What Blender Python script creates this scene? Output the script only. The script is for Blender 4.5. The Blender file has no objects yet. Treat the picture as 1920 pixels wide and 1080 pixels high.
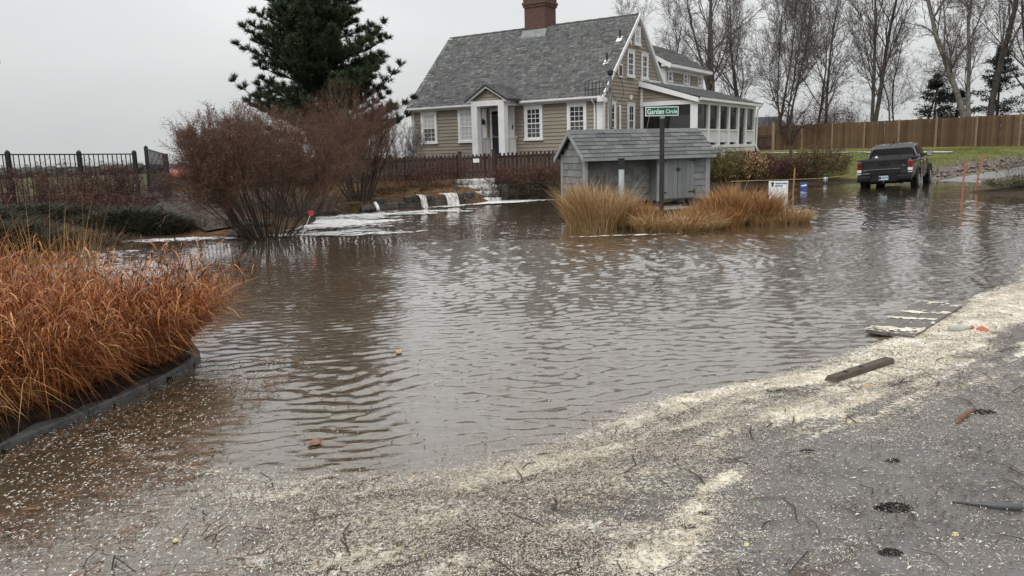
import bpy, math, random
import numpy as np
from mathutils import Vector, Matrix
random.seed(7); NR = np.random.default_rng(7)
S = bpy.context.scene; COL = S.collection; D = bpy.data

# ------------------------------------------------------------------ camera, sky, sun, exposure
F = 1450.0; PITCH = math.atan(257/1450); ROLL = math.radians(1.5); EYE = 1.7
cam = D.cameras.new('camera'); cam.sensor_width = 36; cam.lens = F/1920*36; cam.clip_end = 9000; cam.clip_start = .05
co = D.objects.new('camera', cam); COL.objects.link(co)
_f = Vector((0, math.cos(PITCH), -math.sin(PITCH))); _r = Vector((1, 0, 0)); _u = Vector((0, math.sin(PITCH), math.cos(PITCH)))
r2 = _r*math.cos(ROLL)-_u*math.sin(ROLL); u2 = _r*math.sin(ROLL)+_u*math.cos(ROLL)
M = Matrix((r2, u2, -_f)).transposed().to_4x4(); M.translation = (0, 0, EYE); co.matrix_world = M
S.camera = co
SUN_DIR = Vector((-.42, -.62, .85)).normalized()
wd = D.worlds.new('World'); S.world = wd; wd.use_nodes = True
nt = wd.node_tree; nt.nodes.clear(); N = nt.nodes.new; LK = nt.links.new
sky = N('ShaderNodeTexSky'); sky.sky_type = 'NISHITA'; sky.sun_disc = False
sky.sun_elevation = math.asin(SUN_DIR.z); sky.sun_rotation = math.atan2(SUN_DIR.x, SUN_DIR.y); sky.air_density = 1.5; sky.dust_density = 4
hs = N('ShaderNodeHueSaturation'); hs.inputs['Saturation'].default_value = .25
b1 = N('ShaderNodeBackground'); b1.inputs[1].default_value = .1
tc = N('ShaderNodeTexCoord'); mp = N('ShaderNodeMapping'); mp.inputs['Scale'].default_value = (1.2, 1.2, 3.2)
nz = N('ShaderNodeTexNoise'); nz.inputs['Scale'].default_value = 1.6; nz.inputs['Detail'].default_value = 5; nz.inputs['Roughness'].default_value = .5
rp = N('ShaderNodeValToRGB'); rp.color_ramp.elements[0].position = .3; rp.color_ramp.elements[1].position = .72
rp.color_ramp.elements[0].color = (.585, .60, .605, 1); rp.color_ramp.elements[1].color = (.73, .742, .748, 1)
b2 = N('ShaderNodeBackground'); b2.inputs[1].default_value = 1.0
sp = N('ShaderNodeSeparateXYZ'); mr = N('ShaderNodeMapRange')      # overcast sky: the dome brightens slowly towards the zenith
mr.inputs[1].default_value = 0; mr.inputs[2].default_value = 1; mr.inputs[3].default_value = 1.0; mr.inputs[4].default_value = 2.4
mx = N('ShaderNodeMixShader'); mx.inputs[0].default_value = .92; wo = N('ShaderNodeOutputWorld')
LK(tc.outputs['Generated'], mp.inputs[0]); LK(mp.outputs[0], nz.inputs['Vector']); LK(nz.outputs[0], rp.inputs[0]); LK(rp.outputs[0], b2.inputs[0])
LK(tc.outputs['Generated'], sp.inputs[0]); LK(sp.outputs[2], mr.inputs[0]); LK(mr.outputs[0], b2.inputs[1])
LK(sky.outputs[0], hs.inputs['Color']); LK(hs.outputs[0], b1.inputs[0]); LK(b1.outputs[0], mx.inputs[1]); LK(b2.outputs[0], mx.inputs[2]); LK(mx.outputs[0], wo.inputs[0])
sl = D.lights.new('sun', 'SUN'); sl.energy = 1.4; sl.angle = math.radians(35); sl.color = (1, .985, .96)
so = D.objects.new('sun', sl); COL.objects.link(so); so.rotation_euler = SUN_DIR.to_track_quat('Z', 'Y').to_euler()
S.view_settings.view_transform = 'Standard'; S.view_settings.look = 'None'; S.view_settings.exposure = 0; S.view_settings.gamma = 1

# ------------------------------------------------------------------ materials
MATS = {}
def pm(name, cols, rough=.7, scale=4., detail=5, bump=0., bscale=60., src='noise', spec=.4, metal=0., stretch=(1, 1, 1), vary=.25, dist=0., ior=None, coat=0., bdist=.01):
    """procedural principled material: a colour ramp driven by noise, by object or by island, times a fine mottling"""
    if name in MATS: return MATS[name]
    m = D.materials.new(name); m.use_nodes = True; t = m.node_tree; n = t.nodes; l = t.links.new; b = n['Principled BSDF']
    b.inputs['Roughness'].default_value = rough; b.inputs['Metallic'].default_value = metal; b.inputs['Specular IOR Level'].default_value = spec
    if ior: b.inputs['IOR'].default_value = ior
    if coat: b.inputs['Coat Weight'].default_value = coat
    tcn = n.new('ShaderNodeTexCoord'); mpn = n.new('ShaderNodeMapping'); mpn.inputs['Scale'].default_value = stretch
    l(tcn.outputs['Object'], mpn.inputs[0])
    nn = n.new('ShaderNodeTexNoise'); nn.inputs['Scale'].default_value = scale; nn.inputs['Detail'].default_value = detail; nn.inputs['Distortion'].default_value = dist
    l(mpn.outputs[0], nn.inputs['Vector'])
    r = n.new('ShaderNodeValToRGB'); e = r.color_ramp.elements
    lo, hi = (.32, .68) if src == 'noise' else (0, 1)
    while len(e) < len(cols): e.new(.5)
    for i, c in enumerate(cols):
        e[i].position = lo+(hi-lo)*i/max(1, len(cols)-1); e[i].color = (*c, 1)
    if len(cols) == 1: e[1].color = (*cols[0], 1)
    if src == 'noise': l(nn.outputs[0], r.inputs[0])
    elif src == 'object': l(n.new('ShaderNodeObjectInfo').outputs['Random'], r.inputs[0])
    elif src == 'island': l(n.new('ShaderNodeNewGeometry').outputs['Random Per Island'], r.inputs[0])
    mm = n.new('ShaderNodeMix'); mm.data_type = 'RGBA'; mm.blend_type = 'MULTIPLY'; mm.inputs[0].default_value = 1
    n2 = n.new('ShaderNodeTexNoise'); n2.inputs['Scale'].default_value = scale*3.7; n2.inputs['Detail'].default_value = 6; l(mpn.outputs[0], n2.inputs['Vector'])
    m2 = n.new('ShaderNodeMapRange'); m2.inputs[1].default_value = .25; m2.inputs[2].default_value = .75; m2.inputs[3].default_value = 1-vary; m2.inputs[4].default_value = 1+vary*.6
    l(n2.outputs[0], m2.inputs[0]); l(r.outputs[0], mm.inputs[6]); l(m2.outputs[0], mm.inputs[7]); l(mm.outputs[2], b.inputs['Base Color'])
    if bump:
        n3 = n.new('ShaderNodeTexNoise'); n3.inputs['Scale'].default_value = bscale; n3.inputs['Detail'].default_value = 4; l(mpn.outputs[0], n3.inputs['Vector'])
        bp = n.new('ShaderNodeBump'); bp.inputs['Strength'].default_value = bump; bp.inputs['Distance'].default_value = bdist
        l(n3.outputs[0], bp.inputs['Height']); l(bp.outputs[0], b.inputs['Normal'])
    MATS[name] = m; return m
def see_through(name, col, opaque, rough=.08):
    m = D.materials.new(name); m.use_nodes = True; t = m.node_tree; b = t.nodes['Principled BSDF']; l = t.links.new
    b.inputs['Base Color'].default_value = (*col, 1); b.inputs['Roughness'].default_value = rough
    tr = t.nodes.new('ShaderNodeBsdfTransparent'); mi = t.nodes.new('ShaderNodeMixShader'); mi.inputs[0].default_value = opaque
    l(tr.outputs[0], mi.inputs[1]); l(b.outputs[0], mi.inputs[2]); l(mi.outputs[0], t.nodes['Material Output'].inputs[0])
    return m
WHITE = pm('white_paint', [(.72, .72, .71), (.80, .80, .79)], .5, 2, vary=.06, bump=.05)
SIDING = pm('taupe_clapboard', [(.255, .218, .172), (.30, .256, .203)], .65, 1.5, src='noise', vary=.1, stretch=(.6, .6, 4), bump=.1)
SHINGLE = pm('grey_roof_shingle', [(.095, .098, .095), (.15, .153, .149), (.19, .192, .187), (.135, .138, .134), (.27, .272, .265)], .9, 9, src='island', vary=.4, bump=.4, bscale=90)
RIDGE = pm('dark_ridge_cap', [(.04, .04, .042), (.07, .07, .072)], .9, 6, vary=.3)
BRICK = None
GLASS = pm('window_glass', [(.015, .018, .02), (.035, .04, .043)], .06, 1.2, spec=.7, vary=.2)
BLIND = pm('window_blind', [(.42, .45, .45), (.55, .57, .56)], .6, 2, vary=.15, stretch=(6, 6, .4))
DOORM = pm('navy_door', [(.012, .016, .026), (.02, .024, .036)], .4, 3)
BLACK = pm('black_metal', [(.012, .012, .013), (.022, .021, .021)], .45, 6, spec=.5)
GREYM = pm('galvanised_pipe', [(.16, .17, .175), (.24, .25, .255)], .45, 5, metal=.4)
LEAD = pm('lead_flashing', [(.19, .20, .20), (.28, .29, .29)], .6, 5)
STONE = pm('dark_bank_stone', [(.03, .027, .024), (.075, .068, .06), (.12, .112, .1)], .8, 5, src='noise', vary=.4, bump=.6, bscale=14, bdist=.04)
CONC = pm('wet_concrete', [(.17, .168, .16), (.27, .265, .25)], .5, 5, vary=.3, bump=.3)
GRANITE = pm('granite_kerb', [(.055, .056, .053), (.105, .105, .10)], .55, 9, vary=.45, bump=.5, bscale=45)
PICKET = pm('dark_picket', [(.022, .012, .010), (.05, .028, .022), (.07, .042, .034)], .7, 3, src='object', vary=.3)
CEDAR = pm('cedar_board', [(.075, .042, .022), (.11, .063, .032), (.14, .084, .045), (.09, .055, .031)], .85, 2.5, src='object', vary=.4, stretch=(4, 4, .35), bump=.25)
CEDARP = pm('cedar_post', [(.22, .16, .10), (.27, .2, .13)], .8, 2.5, vary=.3, stretch=(3, 3, .4))
SHEDW = pm('grey_shed_shingle', [(.145, .153, .151), (.195, .204, .201), (.235, .244, .24)], .75, 3, src='object', vary=.22, stretch=(5, 5, .6), bump=.2)
SHEDT = pm('grey_shed_trim', [(.25, .262, .26), (.31, .322, .32)], .65, 3, vary=.15)
SHEDD = pm('grey_shed_door', [(.165, .175, .174), (.20, .21, .208)], .7, 3, src='object', vary=.2, stretch=(5, 5, .5))
SHEDR = pm('grey_shed_roof', [(.088, .09, .09), (.13, .132, .132), (.165, .168, .165)], .85, 6, src='object', vary=.35, bump=.4)
BARK = pm('grey_brown_bark', [(.05, .043, .039), (.105, .092, .083)], .9, 3, vary=.4, bump=.5, bscale=18)
BARKP = pm('pale_bark', [(.12, .108, .094), (.24, .22, .195)], .85, 2, vary=.4, bump=.4)
TWIG = pm('grey_twig', [(.10, .083, .077), (.16, .135, .125)], .9, 2, src='island', vary=.2)
TWIGR = pm('reddish_twig', [(.065, .035, .024), (.12, .066, .044), (.175, .10, .068)], .9, 3, src='island', vary=.25)
TWIGD = pm('dark_stem', [(.028, .022, .017), (.075, .06, .044)], .9, 5, src='island', vary=.35)
BUD = pm('reddish_bud', [(.06, .03, .02), (.115, .058, .036), (.17, .095, .06)], .85, 4, src='island', vary=.2)
MAROON = pm('maroon_twig', [(.045, .02, .018), (.09, .04, .034), (.13, .062, .048)], .9, 4, src='island', vary=.25)
MAUVE = pm('mauve_twig', [(.07, .04, .042), (.13, .085, .085)], .9, 4, src='island', vary=.25)
OLIVE = pm('olive_leaf', [(.05, .055, .018), (.11, .10, .03), (.17, .13, .05), (.08, .075, .022)], .8, 4, src='island', vary=.25)
JUNI = pm('juniper_green', [(.016, .021, .010), (.032, .038, .017), (.052, .05, .028), (.04, .028, .018)], .8, 4, src='island', vary=.3)
NEEDLE = pm('pine_needle', [(.016, .030, .013), (.032, .054, .021), (.058, .082, .030)], .7, 3, src='island', vary=.3)
CEDARN = pm('dark_conifer', [(.022, .03, .022), (.045, .055, .04)], .8, 3, src='island', vary=.3)
ORANGE = pm('rust_orange_grass', [(.085, .022, .005), (.17, .044, .008), (.33, .098, .017), (.21, .054, .010), (.45, .16, .034), (.60, .35, .16)], .6, 5, src='island', vary=.3)
TAN = pm('tan_dry_grass', [(.20, .115, .04), (.36, .22, .09), (.50, .34, .17), (.30, .14, .045), (.58, .43, .25)], .7, 5, src='island', vary=.3)
RUSTTAN = pm('rusty_dry_grass', [(.16, .065, .02), (.33, .15, .045), (.46, .27, .11), (.24, .10, .028), (.52, .34, .16)], .7, 5, src='island', vary=.3)
PLUME = pm('pale_plume', [(.36, .19, .06), (.48, .30, .13), (.40, .20, .06)], .8, 5, src='island', vary=.2)
LAWNB = pm('lawn_blade', [(.065, .085, .02), (.12, .135, .035), (.19, .165, .06)], .8, 5, src='island', vary=.2)
DEBRIS = pm('straw_debris', [(.06, .048, .038), (.18, .14, .105), (.38, .32, .24), (.56, .50, .40), (.72, .67, .57), (.30, .25, .18), (.48, .41, .30)], .8, 5, src='island', vary=.3)
DARKD = pm('dark_debris', [(.014, .011, .009), (.04, .026, .018), (.10, .05, .028)], .7, 8, src='island', vary=.3)
FLOATD = pm('white_fleck', [(.30, .25, .18), (.55, .52, .46), (.72, .71, .66), (.20, .12, .06)], .7, 5, src='island', vary=.2)
FOAMY = pm('cream_foam', [(.50, .43, .31), (.68, .62, .50), (.78, .73, .63)], .85, 7, vary=.3, bump=.7, bscale=55, bdist=.012)
FOAMW = pm('white_foam', [(.66, .65, .63), (.82, .82, .80)], .8, 7, vary=.2, bump=.6, bscale=30, bdist=.02)
WOODB = pm('wet_brown_timber', [(.055, .042, .030), (.10, .078, .055)], .6, 4, vary=.35, stretch=(1, 8, 8), bump=.3)
SOIL = pm('wet_soil', [(.012, .009, .007), (.035, .024, .017)], .9, 12, spec=.1, vary=.5, bump=.8, bscale=30, bdist=.03)

# ------------------------------------------------------------------ helpers
class MB:
    def __init__(s): s.v = []; s.f = []
    def add(s, vs, fs):
        o = len(s.v); s.v += [tuple(p) for p in vs]; s.f += [tuple(i+o for i in f) for f in fs]; return s
    def box(s, lo, hi):
        (a, b, c), (d, e, f) = lo, hi
        return s.add([(a, b, c), (d, b, c), (d, e, c), (a, e, c), (a, b, f), (d, b, f), (d, e, f), (a, e, f)],
                     [(3, 2, 1, 0), (4, 5, 6, 7), (0, 1, 5, 4), (1, 2, 6, 5), (2, 3, 7, 6), (3, 0, 4, 7)])
    def hexa(s, p):   # 4 bottom + 4 top points
        return s.add(p, [(3, 2, 1, 0), (4, 5, 6, 7), (0, 1, 5, 4), (1, 2, 6, 5), (2, 3, 7, 6), (3, 0, 4, 7)])
    def bar(s, a, b, w, h=None, up=(0, 0, 1)):
        a = Vector(a); b = Vector(b); h = h or w; d = (b-a).normalized(); u = Vector(up)
        x = d.cross(u)
        if x.length < 1e-4: x = d.cross(Vector((1, 0, 0)))
        x.normalize(); y = x.cross(d)
        q = [(-1, -1), (1, -1), (1, 1), (-1, 1)]
        return s.hexa([a+x*i*w/2+y*j*h/2 for i, j in q]+[b+x*i*w/2+y*j*h/2 for i, j in q])
    def prism(s, poly, axis, c0, c1):   # polygon in the other two axes, extruded along axis
        def P(p, c):
            return {'x': (c, p[0], p[1]), 'y': (p[0], c, p[1]), 'z': (p[0], p[1], c)}[axis]
        n = len(poly)
        return s.add([P(p, c0) for p in poly]+[P(p, c1) for p in poly], [tuple(range(n))[::-1], tuple(range(n, 2*n))]+[(i, (i+1) % n, n+(i+1) % n, n+i) for i in range(n)])
    def tube(s, path, r, n=8, cap=True):
        path = [Vector(p) for p in path]; rr = r if isinstance(r, (list, tuple)) else [r]*len(path); vs = []; fs = []
        for i, p in enumerate(path):
            d = (path[min(i+1, len(path)-1)]-path[max(i-1, 0)]).normalized()
            x = d.cross(Vector((0, 0, 1)));
            if x.length < 1e-3: x = Vector((1, 0, 0))
            x.normalize(); y = x.cross(d)
            vs += [p+(x*math.cos(2*math.pi*k/n)+y*math.sin(2*math.pi*k/n))*rr[i] for k in range(n)]
        for i in range(len(path)-1):
            fs += [(i*n+k, i*n+(k+1) % n, (i+1)*n+(k+1) % n, (i+1)*n+k) for k in range(n)]
        if cap: fs += [tuple(range(n))[::-1], tuple(range((len(path)-1)*n, len(path)*n))]
        return s.add(vs, fs)
    def lathe(s, prof, c=(0, 0, 0), n=20):
        vs = []; fs = []
        for r, z in prof: vs += [(c[0]+r*math.cos(2*math.pi*k/n), c[1]+r*math.sin(2*math.pi*k/n), c[2]+z) for k in range(n)]
        for i in range(len(prof)-1): fs += [(i*n+k, i*n+(k+1) % n, (i+1)*n+(k+1) % n, (i+1)*n+k) for k in range(n)]
        fs += [tuple(range(n))[::-1], tuple(range((len(prof)-1)*n, len(prof)*n))]
        return s.add(vs, fs)
    def loft(s, rings, cap=True):
        n = len(rings[0]); vs = [p for r in rings for p in r]; fs = []
        for i in range(len(rings)-1): fs += [(i*n+k, i*n+(k+1) % n, (i+1)*n+(k+1) % n, (i+1)*n+k) for k in range(n)]
        if cap: fs += [tuple(range(n))[::-1], tuple(range((len(rings)-1)*n, len(rings)*n))]
        return s.add(vs, fs)
    def mesh(s, name, mat, smooth=False):
        m = D.meshes.new(name); m.from_pydata(s.v, [], s.f); m.materials.append(mat)
        if smooth: m.shade_smooth()
        m.update(); return m
    def build(s, name, mat, parent=None, smooth=False, bevel=0.):
        o = D.objects.new(name, s.mesh(name, mat, smooth)); COL.objects.link(o); o.parent = parent
        if bevel:
            b = o.modifiers.new('bevel', 'BEVEL'); b.width = bevel; b.segments = 2; b.limit_method = 'ANGLE'
        return o
def tag(o, label=None, cat=None, group=None, kind=None):
    if label: o['label'] = label
    if cat: o['category'] = cat
    if group: o['group'] = group
    if kind: o['kind'] = kind
    return o
def thing(name, label, cat, loc=(0, 0, 0), rz=0., group=None):
    o = D.objects.new(name, None); COL.objects.link(o); o.location = loc; o.rotation_euler = (0, 0, rz); return tag(o, label, cat, group)
def inst(name, mesh, parent=None, loc=(0, 0, 0), rot=(0, 0, 0), sc=(1, 1, 1)):
    o = D.objects.new(name, mesh); COL.objects.link(o); o.parent = parent; o.location = loc; o.rotation_euler = rot; o.scale = sc; return o
def copy_tree(o, parent=None):
    c = o.copy(); COL.objects.link(c); c.parent = parent
    for ch in list(o.children): copy_tree(ch, c)
    return c
def fast(name, V, Fc, mat, parent=None, smooth=False):
    """mesh object from numpy arrays; every face has the same corner count"""
    V = np.asarray(V, np.float32); Fc = np.asarray(Fc, np.int32); k = Fc.shape[1]
    m = D.meshes.new(name); m.vertices.add(len(V)); m.vertices.foreach_set('co', V.ravel())
    m.loops.add(Fc.size); m.loops.foreach_set('vertex_index', Fc.ravel())
    m.polygons.add(len(Fc)); m.polygons.foreach_set('loop_start', np.arange(0, Fc.size, k, dtype=np.int32)); m.polygons.foreach_set('loop_total', np.full(len(Fc), k, np.int32))
    m.materials.append(mat); m.update(calc_edges=True)
    if smooth: m.shade_smooth()
    o = D.objects.new(name, m); COL.objects.link(o); o.parent = parent; return o
def seg_mesh(segs, n=3):
    A = np.array([s[0] for s in segs]); B = np.array([s[1] for s in segs]); ra = np.array([s[2] for s in segs]); rb = np.array([s[3] for s in segs])
    d = B-A; d /= np.maximum(np.linalg.norm(d, axis=1, keepdims=True), 1e-6)
    ref = np.where(np.abs(d[:, 2:3]) > .9, np.array([[1., 0, 0]]), np.array([[0, 0, 1.]])); x = np.cross(d, ref); x /= np.linalg.norm(x, axis=1, keepdims=True); y = np.cross(x, d)
    vs = []
    for P, r in ((A, ra), (B, rb)):
        for k in range(n):
            a = 2*math.pi*k/n; vs.append(P+(x*math.cos(a)+y*math.sin(a))*r[:, None])
    V = np.stack(vs, 1).reshape(-1, 3); o = (np.arange(len(segs))*2*n)[:, None]
    Fc = np.concatenate([o+np.array([[k, (k+1) % n, n+(k+1) % n, n+k]]) for k in range(n)], 0); return V, Fc
def seg_ribbons(segs, rng=NR):
    A = np.array([s[0] for s in segs]); B = np.array([s[1] for s in segs]); r = np.array([s[2] for s in segs])[:, None]*1.25; d = B-A
    x = np.cross(d, rng.normal(size=d.shape)); x /= np.maximum(np.linalg.norm(x, axis=1, keepdims=True), 1e-9)
    V = np.stack([A-x*r, A+x*r, B+x*r*.8, B-x*r*.8], 1).reshape(-1, 3); return V, np.arange(len(V)).reshape(-1, 4)
def segs_obj(name, segs, mat, parent=None, n=3, fine=99):
    lo = [s for s in segs if s[4] < fine]; hi = [s for s in segs if s[4] >= fine]
    V, Fc = join(*(([seg_mesh(lo, n)] if lo else [])+([seg_ribbons(hi)] if hi else []))); o = fast(name, V, Fc, mat, parent, smooth=n > 4)
    if name != 'trunk': o['kind'] = 'stuff'
    return o
def flakes(P, size, asp, mat_name_ignored=None, rng=NR, tilt=1.0):
    """small random quads (buds, leaves) around points P"""
    n = len(P); a = rng.normal(size=(n, 3)); a[:, 2] *= tilt; a /= np.linalg.norm(a, axis=1, keepdims=True)
    b = np.cross(a, rng.normal(size=(n, 3))); b /= np.maximum(np.linalg.norm(b, axis=1, keepdims=True), 1e-6)
    s = (size*(.5+rng.random(n)))[:, None]; a = a*s; b = b*s*asp
    V = np.stack([P-a, P-b*.9, P+a, P+b*.9], 1).reshape(-1, 3); Fc = np.arange(4*n).reshape(-1, 4); return V, Fc
def blades(P, h, az, lean, droop, w, segs=5, rng=NR):
    n = len(P); t = np.linspace(0, 1, segs+1)[None, :, None]; hz = np.stack([np.cos(az), np.sin(az), 0*az], 1)[:, None, :]
    h = h[:, None, None]; lean = lean[:, None, None]; droop = droop[:, None, None]
    c = P[:, None, :]+hz*h*lean*(t**1.5)+np.array([0, 0, 1.])*h*(t-droop*t**3)
    sa = az+np.pi/2+rng.normal(0, .7, n); sd = np.stack([np.cos(sa), np.sin(sa), rng.normal(0, .25, n)], 1)[:, None, :]
    ww = w[:, None, None]*(1-t)**.6*(.55+.9*t*(1-t)*2)/1.
    V = np.stack([c-sd*ww, c+sd*ww], 2).reshape(-1, 3); k = 2*(segs+1); o = (np.arange(n)*k)[:, None]
    Fc = np.concatenate([o+np.array([[2*i, 2*i+1, 2*i+3, 2*i+2]]) for i in range(segs)], 0); return V, Fc
def join(*vf):
    if len(vf) == 1: return vf[0]
    V = []; Fc = []; o = 0
    for v, f in vf: V.append(v); Fc.append(f+o); o += len(v)
    return np.concatenate(V), np.concatenate(Fc)
_tab = np.random.default_rng(3).random((256, 256))
def vnoise(x, y):
    xi = np.floor(x).astype(int); yi = np.floor(y).astype(int); fx = x-xi; fy = y-yi; fx = fx*fx*(3-2*fx); fy = fy*fy*(3-2*fy)
    g = lambda i, j: _tab[i & 255, j & 255]
    return (g(xi, yi)*(1-fx)+g(xi+1, yi)*fx)*(1-fy)+(g(xi, yi+1)*(1-fx)+g(xi+1, yi+1)*fx)*fy
def fbm(x, y, o=4):
    r = 0; a = .5; tot = 0
    for k in range(o): r = r+a*vnoise(x*2**k+17.3*k, y*2**k+5.1*k); tot += a; a *= .55
    return r/tot
def seg_dist(X, Y, line):
    """distance to a polyline and signed side (positive = right of travel)"""
    best = np.full(np.shape(X), 1e9); side = np.zeros(np.shape(X)); tt = np.zeros(np.shape(X)); acc = 0
    for (ax, ay), (bx, by) in zip(line[:-1], line[1:]):
        dx, dy = bx-ax, by-ay; L2 = dx*dx+dy*dy; t = np.clip(((X-ax)*dx+(Y-ay)*dy)/L2, 0, 1); d = np.hypot(X-ax-t*dx, Y-ay-t*dy)
        s = np.sign((X-ax)*dy-(Y-ay)*dx); m = d < best; best = np.where(m, d, best); side = np.where(m, s, side); tt = np.where(m, acc+t*math.sqrt(L2), tt); acc += math.sqrt(L2)
    return best, side, tt

# ------------------------------------------------------------------ branching plants
def _norm(v):
    l = math.sqrt(v[0]**2+v[1]**2+v[2]**2) or 1e-6; return (v[0]/l, v[1]/l, v[2]/l)
def grow(rg, p, d, L, r, lvl, cfg, out, tips):
    ns = cfg['seg'][lvl]; st = L/ns; wob = cfg['wob'][lvl]; up = cfg['up'][lvl]; last = lvl == len(cfg['seg'])-1; rend = r*cfg['taper'][lvl]
    for i in range(ns):
        d = _norm((d[0]+rg.gauss(0, wob), d[1]+rg.gauss(0, wob), d[2]+rg.gauss(0, wob)+up))
        q = (p[0]+d[0]*st, p[1]+d[1]*st, p[2]+d[2]*st); ra = r+(rend-r)*i/ns; rb = r+(rend-r)*(i+1)/ns
        out.append((p, q, ra, rb, lvl))
        if not last and (i+1)/ns > cfg['start'][lvl]:
            k = cfg['kids'][lvl]; k = int(k)+(rg.random() < k-int(k))
            for _ in range(k):
                a = rg.uniform(*cfg['ang'][lvl]); w = _norm((rg.gauss(0, 1), rg.gauss(0, 1), rg.gauss(0, 1)))
                dt = w[0]*d[0]+w[1]*d[1]+w[2]*d[2]; w = _norm((w[0]-dt*d[0], w[1]-dt*d[1], w[2]-dt*d[2]))
                c, s = math.cos(a), math.sin(a); dd = (d[0]*c+w[0]*s, d[1]*c+w[1]*s, d[2]*c+w[2]*s)
                grow(rg, q, dd, L*cfg['ratio'][lvl]*rg.uniform(.6, 1.15)*(1-.35*(i+1)/ns), max(rb*cfg['rr'][lvl], cfg['rmin']), lvl+1, cfg, out, tips)
        p = q
    tips.append(p)
TREE = dict(seg=[7, 6, 5, 4, 3], wob=[.05, .11, .14, .16, .2], up=[.05, .07, .06, .05, .04], taper=[.35, .3, .3, .4, .5], start=[.3, .15, .1, .1, 1], kids=[1.6, 1.35, 1.3, 1.2, 0],
            ang=[(.4, .85), (.4, .9), (.4, 1.0), (.4, 1.1), (0, 0)], ratio=[.55, .55, .55, .6, .5], rr=[.6, .55, .55, .6, .6], rmin=.006)
def tree_segs(seed, h, r, cfg=TREE, lean=(0, 0), stems=1, spread=.2):
    rg = random.Random(seed); out = []; tips = []
    for k in range(stems):
        a = rg.uniform(0, 6.28); d = _norm((lean[0]+(spread*math.cos(a) if stems > 1 else 0), lean[1]+(spread*math.sin(a) if stems > 1 else 0), 1))
        grow(rg, (0.05*k*math.cos(a), .05*k*math.sin(a), -.15), d, h*(1 if k == 0 else rg.uniform(.75, 1)), r*(1 if k == 0 else .8), 0, cfg, out, tips)
    return out, tips
def tree_from(name, seed, h, r, loc, label, group, cfg=TREE, lean=(0, 0), stems=1, spread=.2, bark=None, twig=None, rz=0.):
    t = thing(name, label, 'tree', loc, rz, group); out, tips = tree_segs(seed, h, r, cfg, lean, stems, spread)
    segs_obj('trunk', [s for s in out if s[4] == 0], bark or BARK, t, 8)
    segs_obj('crown', [s for s in out if s[4] > 0], twig or TWIG, t, 3, 2); return t

# ================================================================== THE SETTING
CP = np.array([  # terrain heights read off the place: x, y, z (flood water stands at z = 0)
 (0,10,-.4),(3,12,-.4),(-1,6,-.28),(-1,3,-.16),(1,3,-.14),(3,4,-.12),(2,1,-.1),(5,6,-.14),(8,9,-.15),(0,-4,-.05),(12,8,-.2),(10,15,-.35),(0,16,-.4),(-3,14,-.4),(-5,10,-.35),(-8,10,-.3),(-12,8,-.2),(5,24,-.4),(10,26,-.4),(0,22,-.4),(-2,20,-.4),
 (-9.1,13.7,-.02),(-8.5,14.5,0),(-8.2,16.3,-.02),(-7.2,17.2,0),(-6.2,17.1,0),(-5.5,16.6,.03),(-5.2,15.6,-.1),(-6.5,15.9,-.1),(-7.3,15.3,-.2),(-10.5,13.5,.2),(-10,15.6,.28),(-8,18.4,.22),(-12.7,19.3,.5),(-13.5,20.6,.65),(-11.3,23.5,.7),(-10,24,.68),(-16,18,.6),(-8.5,21,.45),(-7.5,24,.55),(-12,27,.75),(-20,25,.75),(-25,34,.85),(-12,35,.95),(-6.5,20,.3),(-6.1,22.3,.12),(-5.2,22.9,0),(-6,25,.45),(-4.8,25,.25),(-16,12,.4),
 (-4.05,24.6,.32),(-2.2,25.7,.36),(-1.6,26.2,.4),(-3.5,23.4,-.3),(-1.5,24.6,-.3),(-4.5,23.6,-.02),(-.2,26.8,-.25),(-1.5,27.2,.5),(-.1,28.0,.5),(1,26.6,-.2),(2.2,26.9,-.15),(.8,27.8,.4),(2.2,28.3,.45),
 (-6,27.5,.75),(-3,28,.75),(-1,28.6,.78),(2,29.2,.8),(4.2,34.4,1.3),(-5,41,1.42),(0,37,1.42),(6.5,33.5,.95),(9,40,1.25),(12,45,1.22),(5,31,.35),(4.5,28.5,-.1),
 (7,30.5,-.1),(8.4,31.9,0),(10.4,32.6,0),(12.3,33.0,0),(14.4,33.6,0),(8.5,33.4,.5),(12,34.8,.55),(15,36.5,.5),(10,37,.9),(13,42,1.0),(20,44,1.02),(19.7,62,1.2),(30.5,46,1.2),(24,41,.85),(40,60,1.3),(60,50,1.4),
 (14.5,28,-.2),(16,31,-.16),(17,28,-.12),(17.6,32.4,-.06),(19,36.5,.28),(22,38.2,.42),(20.3,35.6,.16),(26,39.6,.5),(19.2,31.5,.02),(21.5,32.6,.10),(24,34.5,.18),(28,37,.3),(15.6,23.9,.1),(17,24.6,.2),(19,27,.12),(14.2,24.2,-.04),(22,29,.06),(14,18,-.25),(20,20,-.1),(35,30,.4),
 (0,70,1.4),(30,90,1.4),(-10,48,1.0),(-40,36,.8),(-60,20,.5),(60,5,.2)], float)
_K = np.hypot(CP[:, None, 0]-CP[None, :, 0], CP[:, None, 1]-CP[None, :, 1]); _W = np.linalg.solve(_K+np.eye(len(CP))*1e-3, CP[:, 2])
WALL_LINE = [(-120, 10), (-60, 31), (-27.8, 42), (-6.5, 50.2), (9, 56)]
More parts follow.
